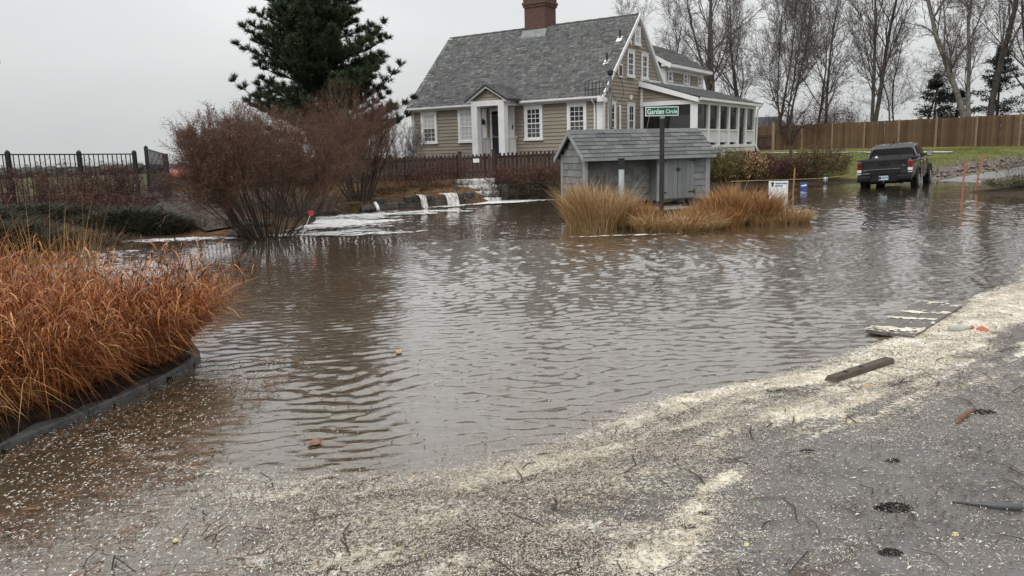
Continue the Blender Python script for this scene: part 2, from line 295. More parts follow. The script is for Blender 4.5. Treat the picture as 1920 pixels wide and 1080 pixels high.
def terrain(X, Y):
    X = np.asarray(X, float); Y = np.asarray(Y, float); sh = X.shape; x = X.ravel(); y = Y.ravel(); z = np.zeros(len(x))
    for i in range(0, len(x), 20000):
        z[i:i+20000] = np.hypot(x[i:i+20000, None]-CP[None, :, 0], y[i:i+20000, None]-CP[None, :, 1])@_W
    far = np.clip((np.hypot(x, y-25)-45)/35, 0, 1); z = z*(1-far)+1.3*far
    d, s, _ = seg_dist(x, y, WALL_LINE); beyond = (s < 0) & (y > 8) & (x < 8.5); z = np.where(beyond, np.maximum(1.0-d*.8, -4), z)
    z = z+(fbm(x*1.3, y*1.3)-.5)*.10*np.clip(z*6, 0, 1)*(1-far)
    return z.reshape(sh)
def tz(x, y): return float(terrain(np.array([x]), np.array([y]))[0])
def axis(*parts):
    a = []
    for lo, hi, st in parts: a += list(np.arange(lo, hi, st))
    return np.array(a+[parts[-1][1]])
def grid_faces(nx, ny):
    i = np.arange(nx-1)[None, :]; j = np.arange(ny-1)[:, None]; a = j*nx+i
    return np.stack([a, a+1, a+nx+1, a+nx], -1).reshape(-1, 4)
gx = axis((-3000, -400, 650), (-400, -60, 40), (-60, -20, 2), (-20, -9, .5), (-9, 4, .25), (4, 32, .4), (32, 60, 2), (60, 400, 30), (400, 3000, 650))
gy = axis((-40, 0, 4), (0, 12, 1), (12, 30, .25), (30, 46, .4), (46, 70, 1.5), (70, 160, 10), (160, 3000, 350))
GX, GY = np.meshgrid(gx, gy); GZ = terrain(GX, GY)
# ground material: zones held in a colour attribute (r = lawn, g = gravelly mud, b = leaf litter)
def gauss(x, y, cx, cy, sx, sy, rot=0):
    c, s = math.cos(rot), math.sin(rot); u = (x-cx)*c+(y-cy)*s; v = -(x-cx)*s+(y-cy)*c; return np.exp(-(u/sx)**2-(v/sy)**2)
jit = fbm(GX*.7, GY*.7)
lawn = np.clip(((GX > 5.5) & (GY > 33.2+jit*1.2))*1.0 + ((GX < -9) & (GY > 23.6))*.4 + (GY > 75)*.6, 0, 1)*(GZ > .12)
md, ms, _ = seg_dist(GX, GY, [(17.5, 33.5), (20.3, 36.3), (23.5, 38.4), (27, 40), (31, 42)])
mud = np.clip(1.5-md/1.3+jit*.8-.4, 0, 1)
lit = np.clip(gauss(GX, GY, -3.5, 26.6, 3.5, 1.3, .3)*1.6+gauss(GX, GY, -6.8, 18.4, 1.6, 1.2)*1.2, 0, 1)
gm = D.materials.new('ground_soil_lawn'); gm.use_nodes = True; t = gm.node_tree; l = t.links.new; b = t.nodes['Principled BSDF']; b.inputs['Roughness'].default_value = .9; b.inputs['Specular IOR Level'].default_value = .12
at = t.nodes.new('ShaderNodeVertexColor'); at.layer_name = 'zone'; sc_ = t.nodes.new('ShaderNodeSeparateColor'); l(at.outputs[0], sc_.inputs[0])
tcn = t.nodes.new('ShaderNodeTexCoord')
def nramp(scale, cols, det=6):
    n_ = t.nodes.new('ShaderNodeTexNoise'); n_.inputs['Scale'].default_value = scale; n_.inputs['Detail'].default_value = det; l(tcn.outputs['Object'], n_.inputs['Vector'])
    r_ = t.nodes.new('ShaderNodeValToRGB'); e = r_.color_ramp.elements
    while len(e) < len(cols): e.new(.5)
    for i, c in enumerate(cols): e[i].position = .3+.4*i/(len(cols)-1); e[i].color = (*c, 1)
    l(n_.outputs[0], r_.inputs[0]); return r_.outputs[0], n_.outputs[0]
base, nb = nramp(5, [(.022, .016, .012), (.055, .038, .027), (.035, .026, .02)])
lawnc, _ = nramp(.55, [(.085, .105, .026), (.135, .145, .04), (.175, .155, .062)], 8)
mudc, _ = nramp(3, [(.08, .06, .045), (.14, .115, .095), (.22, .20, .18)])
litc, _ = nramp(9, [(.06, .032, .018), (.15, .082, .04), (.22, .14, .075)])
prev = base
for c, k in ((litc, 2), (lawnc, 0), (mudc, 1)):
    mi = t.nodes.new('ShaderNodeMix'); mi.data_type = 'RGBA'; l(sc_.outputs[k], mi.inputs[0]); l(prev, mi.inputs[6]); l(c, mi.inputs[7]); prev = mi.outputs[2]
l(prev, b.inputs['Base Color']); bp = t.nodes.new('ShaderNodeBump'); bp.inputs['Strength'].default_value = .7; bp.inputs['Distance'].default_value = .05
n_ = t.nodes.new('ShaderNodeTexNoise'); n_.inputs['Scale'].default_value = 12; n_.inputs['Detail'].default_value = 8; l(tcn.outputs['Object'], n_.inputs['Vector']); l(n_.outputs[0], bp.inputs['Height']); l(bp.outputs[0], b.inputs['Normal'])
g = fast('ground', np.stack([GX, GY, GZ], -1).reshape(-1, 3), grid_faces(len(gx), len(gy)), gm, smooth=True); tag(g, kind='structure')
ca = g.data.color_attributes.new('zone', 'FLOAT_COLOR', 'POINT')
ca.data.foreach_set('color', np.stack([lawn, mud, lit, np.ones_like(lawn)], -1).astype(np.float32).ravel())

# sea beyond the sea wall
SEAM = pm('grey_sea', [(.10, .115, .12), (.16, .175, .18)], .25, .05, vary=.2, bump=.3, bscale=.8, bdist=.3)
V = np.array([(-4000, -500, -1.2), (30, 40, -1.2), (30, 70, -1.2), (600, 5000, -1.2), (-4000, 5000, -1.2)]); sea = fast('sea', V, np.array([[0, 1, 2], [0, 2, 3], [0, 3, 4]]), SEAM); tag(sea, kind='structure')
# sea wall: dark boulders piled along the shore
sw = thing('sea_wall', 'long low wall of dark boulders along the shore behind fence and house', 'wall')
rk = []
for q in range(5):
    m = MB(); rg = random.Random(q); rings = []
    for i in range(5):
        a = -1.2+i*.6; rings.append([((.55*math.cos(a)*(1+rg.uniform(-.15, .15)))*math.cos(k*math.pi/4), .45*math.cos(a)*(1+rg.uniform(-.15, .15))*math.sin(k*math.pi/4), .4*math.sin(a)+rg.uniform(-.04, .04)) for k in range(8)])
    m.loft(rings); rk.append(m.mesh('boulder', STONE))
rg = random.Random(5)
for (ax, ay), (bx, by) in zip(WALL_LINE[1:-1], WALL_LINE[2:]):
    L = math.hypot(bx-ax, by-ay); n = int(L/.8)
    for i in range(n):
        for lay in range(2):
            f = (i+rg.random()*.6+lay*.5)/n; x = ax+(bx-ax)*f; y = ay+(by-ay)*f
            if lay == 0 and rg.random() < .4: continue
            inst('boulder', rg.choice(rk), sw, (x, y, (.75, 1.2)[lay]+rg.uniform(-.06, .05)), (rg.uniform(-.2, .2), rg.uniform(-.2, .2), rg.uniform(0, 6)), [rg.uniform(.9, 1.35)]*2+[rg.uniform(.8, 1.0)])
m = MB()
for (ax, ay), (bx, by) in zip(WALL_LINE[1:-1], WALL_LINE[2:]): m.bar((ax, ay, .7), (bx, by, .7), .5, 1.5)
m.build('core', STONE, sw)

# ---- flood water
FOAML = [(9.5, 13.2), (7.4, 10.8), (6.09, 9.04), (5.11, 8.17), (4.4, 7.43), (3.38, 6.45), (2.72, 6.0), (2.04, 5.54), (1.44, 5.2), (.94, 4.95), (.54, 4.58), (.1, 4.18), (-.3, 3.95), (-.75, 3.85), (-1.2, 3.9), (-1.69, 4.0), (-2.06, 4.2), (-2.75, 4.75)]
def scum(X, Y):
    """signed distance: > 0 inside the calm debris mat on the near side of the drift line"""
    d, s, tt = seg_dist(X, Y, FOAML); inside = np.where(X > 9.5, -1, -s)
    return d*inside, tt
wx = axis((-30, -11, 1.), (-11, 13, .055), (13, 40, .3)); wy = axis((-6, 2.4, .6), (2.4, 8, .03), (8, 15, .05), (15, 31, .14), (31, 50, .4))
WX, WY = np.meshgrid(wx, wy)
rngw = np.random.default_rng(11); h = np.zeros_like(WX)
wpx = WX+.55*(fbm(WX*.45, WY*.45, 3)-.5); wpy = WY+.8*(fbm(WX*.45+40, WY*.45, 3)-.5)
for k in range(54):
    lam = .075*(2.9**rngw.random()); ang = math.radians(-68+rngw.normal(0, 24)) + .35*math.sin(k*1.7)*(k % 3 == 0); kk = 2*math.pi/lam
    ph = kk*(wpx*math.cos(ang)+wpy*math.sin(ang))+rngw.random()*6.28
    env = .45+1.1*vnoise(WX*(.5/lam**.5)+k*3.1, WY*(.35/lam**.5)+k*7.7)**1.5
    h += lam**.95*.0058*env*(2*((np.sin(ph)+1)/2)**2.8-1)
sd, _ = scum(WX, WY)
calm = 1-np.clip((sd+.15)/.5, 0, 1)*.93
lee = gauss(WX, WY, -4.6, 14.2, 3.0, 2.2)*.85+gauss(WX, WY, -1.5, 21.5, 3, 2.2)*.45+gauss(WX, WY, 10, 30.5, 5, 2)*.6+gauss(WX, WY, -2.6, 5.2, .9, 1.4)*.6
calm *= np.clip(1-lee, .08, 1)*np.clip(.15+1.6*fbm(WX*.33+9, WY*.5, 3), .3, 1.4)
calm *= 1-.5*np.clip((WY-14)/20, 0, 1)
WZ = h*calm*1.05
wm = D.materials.new('murky_flood_water'); wm.use_nodes = True; t = wm.node_tree; l = t.links.new; b = t.nodes['Principled BSDF']
tcn = t.nodes.new('ShaderNodeTexCoord')
c1, _ = nramp(.35, [(.078, .055, .030), (.105, .077, .046)])
l(c1, b.inputs['Base Color']); b.inputs['Roughness'].default_value = .05; b.inputs['IOR'].default_value = 1.6; b.inputs['Coat Weight'].default_value = 1; b.inputs['Coat IOR'].default_value = 1.6; b.inputs['Coat Roughness'].default_value = .04; b.inputs['Specular IOR Level'].default_value = .5
n_ = t.nodes.new('ShaderNodeTexNoise'); n_.inputs['Scale'].default_value = 13; n_.inputs['Detail'].default_value = 4; mpn = t.nodes.new('ShaderNodeMapping'); mpn.inputs['Scale'].default_value = (.7, 1.6, 1)
l(tcn.outputs['Object'], mpn.inputs[0]); l(mpn.outputs[0], n_.inputs['Vector']); bp = t.nodes.new('ShaderNodeBump'); bp.inputs['Strength'].default_value = .5; bp.inputs['Distance'].default_value = .02
l(n_.outputs[0], bp.inputs['Height']); l(bp.outputs[0], b.inputs['Normal'])
w = fast('water', np.stack([WX, WY, WZ], -1).reshape(-1, 3), grid_faces(len(wx), len(wy)), wm, smooth=True); tag(w, kind='structure')
def wz(x, y): return 0.0

# ---- cream foam along the drift line, white foam by the cascades
def foam_mesh(name, x0, x1, y0, y1, st, maskfn, mat, zt=.012, z0=.004):
    xs = np.arange(x0, x1, st); ys = np.arange(y0, y1, st); X, Y = np.meshgrid(xs, ys); m = maskfn(X, Y)
    keep = (m > 0); cell = keep[:-1, :-1] & keep[1:, :-1] & keep[:-1, 1:] & keep[1:, 1:]
    Fc = grid_faces(len(xs), len(ys))[cell.ravel()]; used, inv = np.unique(Fc, return_inverse=True)
    Z = z0+zt*np.clip(m, 0, 1)**.6*(.5+fbm(X*9, Y*9))
    J = (NR.random((len(X.ravel()), 2))-.5)*st*.7
    P = np.stack([X.ravel()+J[:, 0], Y.ravel()+J[:, 1], Z.ravel()], -1)[used]
    return fast(name, P, inv.reshape(-1, 4), mat, smooth=True)
STREAKS = [([(1.6, 5.05), (1.25, 4.75), (1.13, 4.18), (1.05, 3.75), (.82, 3.46), (.64, 3.21), (.49, 2.88)], .19, .74), ([(-.66, 3.28), (-.23, 3.33), (.19, 3.28), (.68, 3.28)], .10, .6), ([(1.0, 4.8), (.55, 4.45), (.3, 4.15), (.05, 3.95), (-.25, 3.75)], .13, .95), ([(-.25, 3.75), (-.8, 3.72), (-1.5, 3.7)], .12, .5),
           ([(.08, 3.65), (.41, 3.76), (.66, 3.91)], .05, .9), ([(.5, 2.95), (-.16, 2.94), (-1.08, 3.07)], .16, .6), ([(3.21, 5.5), (2.29, 5.01), (1.49, 4.75), (.93, 4.55), (.5, 4.2)], .16, .85)]
def streaks(x, y):
    q = 0*x; wx_ = x+.22*(fbm(x*1.7, y*1.7, 3)-.5); wy_ = y+.22*(fbm(x*1.7+30, y*1.7, 3)-.5)
    for ln, w_, a in STREAKS: d, _, _ = seg_dist(wx_, wy_, ln); q = np.maximum(q, a*np.exp(-(d/w_)**2))
    return q
def drift(X, Y):
    """how thick the cream froth lies: a continuous band on the drift line, thinning into curling streaks"""
    sdv, tt = scum(X, Y); u = X*.8+Y*.6; v = -X*.6+Y*.8
    width = .10+.24*np.exp(-((tt-6.6)/1.8)**2)+.14*np.exp(-((tt-9.6)/1.2)**2)+.04*np.sin(tt*2.1)
    width = np.where(tt > 12.4, .05, width*1.3); off = width*.75+.22*(fbm(u*1.2, v*1.2)-.5)
    edge = fbm(X*5, Y*5, 4)-.5; off = off+edge*.12
    core = np.exp(-(np.abs(sdv-off)/np.maximum(width, .02))**2.0)*np.where(tt > 12.0, .40, 1.1)*(.72+.55*fbm(u*3.5, v*12, 4))
    fil = fbm(u*2.0+1.2*fbm(X*1.1, Y*1.1), v*9, 4)
    halo = np.exp(-((sdv-.5)/.6)**2)*.7*(tt < 12.5); st = streaks(X, Y)*.98; mat_ = .52*np.exp(-((X+.05)/1.5)**2)*np.clip((fbm(X*1.5, Y*3.2)-.28)*2.6, 0, 1)
    return np.where(sdv > -.14, np.maximum.reduce([core, halo*np.clip((fil-.3)*3.2, 0, 1.3), st*np.clip((fil-.22)*2.8, 0, 1.3), mat_*(sdv > 0)]), 0)
def froth(name, cols, nscale, lo, hi):
    global t, l, tcn
    m_ = D.materials.new(name); m_.use_nodes = True; t = m_.node_tree; l = t.links.new; b = t.nodes['Principled BSDF']; b.inputs['Roughness'].default_value = .6; b.inputs['Specular IOR Level'].default_value = .3
    tcn = t.nodes.new('ShaderNodeTexCoord'); c1, _ = nramp(6, cols, 8); l(c1, b.inputs['Base Color'])
    at = t.nodes.new('ShaderNodeVertexColor'); at.layer_name = 'cover'; n1 = t.nodes.new('ShaderNodeTexNoise'); n1.inputs['Scale'].default_value = nscale; n1.inputs['Detail'].default_value = 8; n1.inputs['Roughness'].default_value = .78; l(tcn.outputs['Object'], n1.inputs['Vector'])
    ad = t.nodes.new('ShaderNodeMath'); ad.operation = 'ADD'; l(at.outputs[0], ad.inputs[0]); st_ = t.nodes.new('ShaderNodeMapRange'); st_.inputs[1].default_value = .3; st_.inputs[2].default_value = .7; l(n1.outputs[0], st_.inputs[0]); l(st_.outputs[0], ad.inputs[1])
    mr_ = t.nodes.new('ShaderNodeMapRange'); mr_.interpolation_type = 'SMOOTHSTEP'; mr_.inputs[1].default_value = lo; mr_.inputs[2].default_value = hi; l(ad.outputs[0], mr_.inputs[0])
    tr = t.nodes.new('ShaderNodeBsdfTransparent'); ms_ = t.nodes.new('ShaderNodeMixShader'); l(mr_.outputs[0], ms_.inputs[0]); l(tr.outputs[0], ms_.inputs[1]); l(b.outputs[0], ms_.inputs[2]); l(ms_.outputs[0], t.nodes['Material Output'].inputs[0])
    bp = t.nodes.new('ShaderNodeBump'); bp.inputs['Strength'].default_value = .6; bp.inputs['Distance'].default_value = .008; l(n1.outputs[0], bp.inputs['Height']); l(bp.outputs[0], b.inputs['Normal']); return m_
def film(x0, x1, y0, y1, st, fn, mat, label, z0, zt):
    xs = np.arange(x0, x1, st); ys_ = np.arange(y0, y1, st); X, Yg = np.meshgrid(xs, ys_); cv = fn(X, Yg); keep = cv > .03; cell = keep[:-1, :-1] | keep[1:, :-1] | keep[:-1, 1:] | keep[1:, 1:]
    Fc = grid_faces(len(xs), len(ys_))[cell.ravel()]; used, inv = np.unique(Fc, return_inverse=True); P = np.stack([X, Yg, z0+zt*np.clip(cv, 0, 1)*(.4+fbm(X*7, Yg*7))], -1).reshape(-1, 3)[used]
    f = fast('foam', P, inv.reshape(-1, 4), mat, smooth=True); tag(f, label, 'foam', kind='stuff')
    ca = f.data.color_attributes.new('cover', 'FLOAT_COLOR', 'POINT'); cu = np.clip(cv.ravel()[used], 0, 1.3); ca.data.foreach_set('color', np.stack([cu]*3+[np.ones_like(cu)], -1).astype(np.float32).ravel())
film(-2.4, 8.4, 2.3, 12, .03, drift, froth('cream_froth', [(.60, .51, .37), (.74, .67, .54), (.84, .81, .73)], 42, .78, 1.26), 'cream foam band and curling foam streaks across the flooded pavement', .0078, .006)
def wfoam(X, Y):
    d1 = gauss(X, Y, -4.3, 19.6, 1.5, 2.2, .1)*1.25+gauss(X, Y, -3.0, 22.3, 2.4, .9, .45)*.95+gauss(X, Y, -1.3, 25.6, 2.2, .8, .5)*1.15+gauss(X, Y, -.6, 26.2, 1.9, .6, .2)*1.35
    d1 += gauss(X, Y, -7.1, 16.6, 1.5, .4, .05)*1.1+gauss(X, Y, -1.2, 18.2, 1.9, .5, .1)*.5+gauss(X, Y, -3.6, 17.0, 1.7, .45)*.75+gauss(X, Y, 1.2, 26.6, 1.0, .18, 0)*.8
    d1 += gauss(X, Y, 2.7, 15.15, 2.1, .14, .05)*.42
    n = fbm(X*.9, Y*2.0, 4); n2 = fbm(X*7, Y*9, 4)
    n3 = fbm(X*17, Y*24, 3)
    return np.clip(d1*.95+(n-.5)*1.7+(n2-.5)*1.2-.22, 0, 1.2)*np.clip(d1*3, 0, 1)
film(-9, 5.6, 14.5, 27.4, .06, wfoam, froth('white_froth', [(.50, .49, .47), (.66, .65, .63), (.78, .78, .76)], 7, .86, 1.25), 'white foam spreading over brown water below the cascades', .012, .012)

# ---- wet asphalt with a film of silt coming through under the mat
am_ = D.materials.new('wet_silty_asphalt'); am_.use_nodes = True; t = am_.node_tree; l = t.links.new; b = t.nodes['Principled BSDF']; b.inputs['Roughness'].default_value = .38; b.inputs['IOR'].default_value = 1.45
tcn = t.nodes.new('ShaderNodeTexCoord'); c1, _ = nramp(3, [(.098, .090, .083), (.155, .142, .132), (.12, .112, .105)], 8); c2, g2 = nramp(160, [(.55, .55, .55), (1.25, 1.25, 1.25)], 2)
mi = t.nodes.new('ShaderNodeMix'); mi.data_type = 'RGBA'; mi.blend_type = 'MULTIPLY'; mi.inputs[0].default_value = 1; l(c1, mi.inputs[6]); l(c2, mi.inputs[7]); l(mi.outputs[2], b.inputs['Base Color'])
bp = t.nodes.new('ShaderNodeBump'); bp.inputs['Strength'].default_value = .5; bp.inputs['Distance'].default_value = .004; l(g2, bp.inputs['Height']); l(bp.outputs[0], b.inputs['Normal'])
at = t.nodes.new('ShaderNodeVertexColor'); at.layer_name = 'cover'; tr = t.nodes.new('ShaderNodeBsdfTransparent'); ms_ = t.nodes.new('ShaderNodeMixShader'); l(at.outputs[0], ms_.inputs[0]); l(tr.outputs[0], ms_.inputs[1]); l(b.outputs[0], ms_.inputs[2]); l(ms_.outputs[0], t.nodes['Material Output'].inputs[0])
ax_ = axis((-3.4, 10, .05)); ay_ = axis((-6, 1.5, .5), (1.5, 12.5, .05)); X, Yg = np.meshgrid(ax_, ay_); sdv, _ = scum(X, Yg)
cov = np.clip((sdv-.02)/.35+(fbm(X*2.2, Yg*4)-.5)*1.2, 0, 1)*np.clip(.50+X*.5+(fbm(X*1.2, Yg*2.5)-.5)*1.0, 0, 1)
pv = fast('pavement', np.stack([X, Yg, .0045+.002*fbm(X*2, Yg*2)], -1).reshape(-1, 3), grid_faces(len(ax_), len(ay_)), am_, smooth=True); tag(pv, kind='structure')
ca = pv.data.color_attributes.new('cover', 'FLOAT_COLOR', 'POINT'); ca.data.foreach_set('color', np.stack([cov]*3+[np.ones_like(cov)], -1).astype(np.float32).ravel())

# ---- floating straw, flecks and twigs of the debris mat
def scatter(n, x0, x1, y0, y1, dens, rng, st=.02):
    X, Y = np.meshgrid(np.arange(x0, x1, st), np.arange(y0, y1, st)); d = np.maximum(dens(X, Y), 0).ravel(); c = np.cumsum(d); k = np.searchsorted(c, rng.random(n)*c[-1])
    return np.stack([X.ravel()[k], Y.ravel()[k]], 1)+rng.random((n, 2))*st
def litter(name, P, Lr, Wr, mat, label, rng, flow=.45, z=.013, simple=True):
    n = len(P); a = 2.2*fbm(P[:, 0]*.5, P[:, 1]*.5)+rng.normal(0, flow, n)*2.2; L = rng.uniform(*Lr, n)*(.5+rng.random(n)); Wd = rng.uniform(*Wr, n)
    dx = np.stack([np.cos(a), np.sin(a)], 1)*L[:, None]/2; dy = np.stack([-np.sin(a), np.cos(a)], 1)*Wd[:, None]/2; zz = z+rng.random(n)*.006
    bend = rng.normal(0, .25, n)[:, None]*np.stack([-np.sin(a), np.cos(a)], 1)*L[:, None]
    top = zz+Wd*.5
    def pt(q, zc): return np.concatenate([q, zc[:, None]], 1)
    if simple:      # a flat chip lying a little askew
        V = np.stack([pt(P-dx-dy*.6, zz), pt(P-dx*.2-dy, zz+Wd*.3), pt(P+dx+bend*.3, zz+Wd*.2), pt(P+dx*.1+dy, top)], 1)
        if name == 'foam_crumbs': V = V[:, [0, 2, 3]]
        V = V.reshape(-1, 3); Fc = np.arange(len(V)).reshape(n, -1)
    else:
        V = np.stack([pt(P-dx-dy, zz), pt(P-dx+dy, zz), pt(P+bend*.5-dy, top), pt(P+bend*.5+dy, top*.9), pt(P+dx-dy, zz), pt(P+dx+dy, zz)], 1).reshape(-1, 3)
        o = (np.arange(n)*6)[:, None]; Fc = np.concatenate([o+np.array([[0, 2, 3, 1]]), o+np.array([[2, 4, 5, 3]])], 0)
    ob = fast(name, V, Fc, mat); return tag(ob, label, 'debris', kind='stuff')
def dens_straw(x, y):
    s, tt = scum(x, y); pn = fbm(x*.9+3, y*1.6, 4); fine = fbm(x*5, y*8, 3)
    band = np.exp(-((s-.35)/.45)**2)*.9; base = .18+.75*np.clip((pn-.42)*4, 0, 1)
    q = np.where(s > -.02, np.clip(np.maximum(band, base)*(.35+1.3*np.clip((fine-.35)*2.5, 0, 1)), 0, 1), np.exp(np.minimum(s, 0)/.12)*.12)
    near = np.clip(1.2-(y-2.4)*.06, .35, 1); core_ = np.maximum(np.exp(-((x-.05)/1.5)**2), .25); return q*near*np.clip(1.2+x*.5, .12, 1)*core_
rs = np.random.default_rng(21)
litter('straw_debris', scatter(165000, -3.2, 8, 2.3, 11, dens_straw, rs), (.008, .030), (.0018, .0044), DEBRIS, 'pale straw and reed fragments floating thickly on the near water', rs)
def dens_crumb(x, y):
    s, tt = scum(x, y); a = np.sin((x*1.4-y*1.1)*1.3+3*fbm(x*.6, y*.6)); n1 = fbm((x+.8*a)*1.5, (y+.25*a)*5.0, 4); fine = fbm(x*9, y*16, 3)
    st = np.maximum(np.clip((n1-.60)*7, 0, 1)*np.clip(1.05-np.abs(x-.7)*.5, 0, 1)*.5, streaks(x, y)); band = np.exp(-((s-.25)/.28)**2)*(tt < 12.2)*np.clip((fbm(x*2.5, y*4)-.3)*3, 0, 1)
    return np.where(s > -.05, np.clip(np.maximum(st, band), 0, 1)*np.clip((fine-.3)*3, 0.05, 1), 0)
CRUMB = pm('cream_crumb', [(.12, .095, .08), (.38, .32, .26), (.56, .50, .41), (.70, .64, .53), (.78, .74, .66), (.46, .40, .32)], .85, 5, src='island', vary=.3)
litter('foam_crumbs', scatter(150000, -1.8, 7.5, 2.3, 10.5, dens_crumb, rs), (.004, .013), (.002, .0055), CRUMB, 'cream foam crumbs in swirling streaks through the debris mat', rs, 1.2, .013)
def dens_dark(x, y):
    s, tt = scum(x, y); pn = fbm(x*1.1+13, y*1.5, 4); return np.where(s > 0, .15+.85*np.clip((pn-.48)*5, 0, 1), np.exp(np.minimum(s, 0)/.2)*.15)
litter('dark_debris', scatter(42000, -3.2, 7, 2.3, 9.5, dens_dark, rs), (.007, .03), (.002, .006), DARKD, 'dark bark and seaweed scraps floating on the near water', rs)
def dens_fleck(x, y):
    s, tt = scum(x, y); return np.where(s > -.1, np.where(x < -.9, .9, .25), np.where((x < -1.9) & (y < 6.3), .5, .006))
litter('pale_flecks', scatter(12000, -3.2, 6, 2.3, 9.5, dens_fleck, rs), (.008, .026), (.004, .010), FLOATD, 'white and yellowish flecks of foam and leaf on near water', rs)
LEAFD = pm('brown_leaf_scrap', [(.05, .022, .012), (.13, .06, .028), (.22, .11, .05), (.09, .04, .02)], .6, 5, src='island', vary=.2)
litter('leaf_scraps', scatter(5500, -3.3, .6, 2.3, 6.4, lambda x, y: np.where((x < -1.75) & (fbm(x*2, y*3) > .45), 1, .03), rs), (.012, .05), (.005, .014), LEAFD, 'brown leaf scraps floating beside the kerb', rs)
def dens_twig(x, y):
    s, tt = scum(x, y); return np.where(s > .05, .6, .01)
litter('floating_twigs', scatter(700, -3.0, 6, 2.4, 9, dens_twig, rs), (.06, .2), (.004, .008), DARKD, 'thin dark twigs scattered through the floating debris', rs, .8, .016, False)

# ================================================================== THE HOUSE
YAW = .588; HC = Vector((4.18, 35, 0))
house = thing('cape_house', 'taupe clapboard cape house with grey shingle roof, brick chimney and white trim', 'house', HC, -YAW)
LH = 10.92; HD = 3.65; ZE = 3.93; ZP = 7.86; SLP = (ZP-ZE)/(HD+.25); DEP = 2*HD; ZB = 1.3
def yfront(z): return (z+.10-ZE)/SLP-.25      # y where the roof underside meets height z
# body
m = MB(); m.prism([(0, ZB), (0, ZE+.12), (HD, ZP-.13), (DEP, ZE+.12), (DEP, ZB)], 'x', -LH+.02, -.02)
m.build('wall', SIDING, house)
m = MB(); m.box((-LH-.03, -.03, 1.0), (.03, DEP+.03, 1.5)); m.build('foundation', CONC, house)
def clap(parent, a0, a1, z0, z1, plane, c, sgn, name='clapboard', step=.167, clip=None, mat=SIDING):
    """one board per course; plane 'y' faces -y at y=c, plane 'x' faces +x at x=c"""
    z = z0
    while z < z1-.02:
        zt = min(z+step, z1); b0, b1 = (a0, a1) if clip is None else clip(z, zt, a0, a1)
        if b1-b0 > .05:
            m = MB(); lo, hi = .040, .006
            if plane == 'y': m.hexa([(b0, c, z), (b1, c, z), (b1, c+sgn*lo, z), (b0, c+sgn*lo, z), (b0, c, zt), (b1, c, zt), (b1, c+sgn*hi, zt), (b0, c+sgn*hi, zt)])
            else: m.hexa([(c, b0, z), (c, b1, z), (c+sgn*lo, b1, z), (c+sgn*lo, b0, z), (c, b0, zt), (c, b1, zt), (c+sgn*hi, b1, zt), (c+sgn*hi, b0, zt)])
            m.build(name, mat, parent)
        z = zt
clap(house, -LH+.1, -.22, 1.5, 3.80, 'y', -.004, -1)
def gclip(z, zt, a0, a1):
    y = max(0, yfront(zt)+.02); return max(a0, y), min(a1, DEP-y)
clap(house, .22, DEP, 1.5, ZP-.3, 'x', .004, 1, clip=gclip)
# corner boards, frieze, gutters, rakes
m = MB(); m.box((-.24, -.05, 1.45), (.05, .22, 3.86)); m.build('corner_board', WHITE, house)
m = MB(); m.box((-LH-.05, -.05, 1.45), (-LH+.1, .2, 3.86)); m.build('corner_board', WHITE, house)
m = MB(); m.box((-LH-.1, -.20, 3.78), (.08, -.045, 3.88)); m.build('frieze_board', WHITE, house)
for x0, x1 in ((-LH-.15, -6.5), (-4.15, .12)):
    m = MB(); m.prism([(-.40, 3.97), (-.40, 3.90), (-.36, 3.85), (-.25, 3.84), (-.25, 3.97)], 'x', x0, x1); m.build('gutter', WHITE, house)
for x in (-.32, -LH+.0):
    m = MB(); m.tube([(x, -.33, 3.86), (x, -.3, 3.78), (x, -.1, 3.62), (x, -.085, 3.5), (x, -.085, 1.5)], .04, 8); m.build('downspout', WHITE, house)
for x0, x1 in ((.132, .20), (-LH-.17, -LH+.02)):
    for s in (1, -1):
        P = lambda y, z: (y if s == 1 else DEP-y, z); q = [P(-.32, ZE-.19), P(HD, ZP-.17), P(HD, ZP+.04), P(-.32, ZE+.02)]
        m = MB(); m.prism(q, 'x', x0, x1); m.build('rake_board', WHITE, house)
m = MB(); m.box((-.02, -.42, 3.72), (.21, .1, 3.9)); m.build('cornice_return', WHITE, house)
m = MB(); m.prism([(-.28, ZE-.15), (HD, ZP-.15), (HD, ZP-.12), (-.28, ZE-.1)], 'x', -.03, .131); m.prism([(DEP+.28, ZE-.15), (HD, ZP-.15), (HD, ZP-.12), (DEP+.28, ZE-.1)], 'x', -.03, .131); m.build('rake_soffit', WHITE, house)['kind'] = 'stuff'
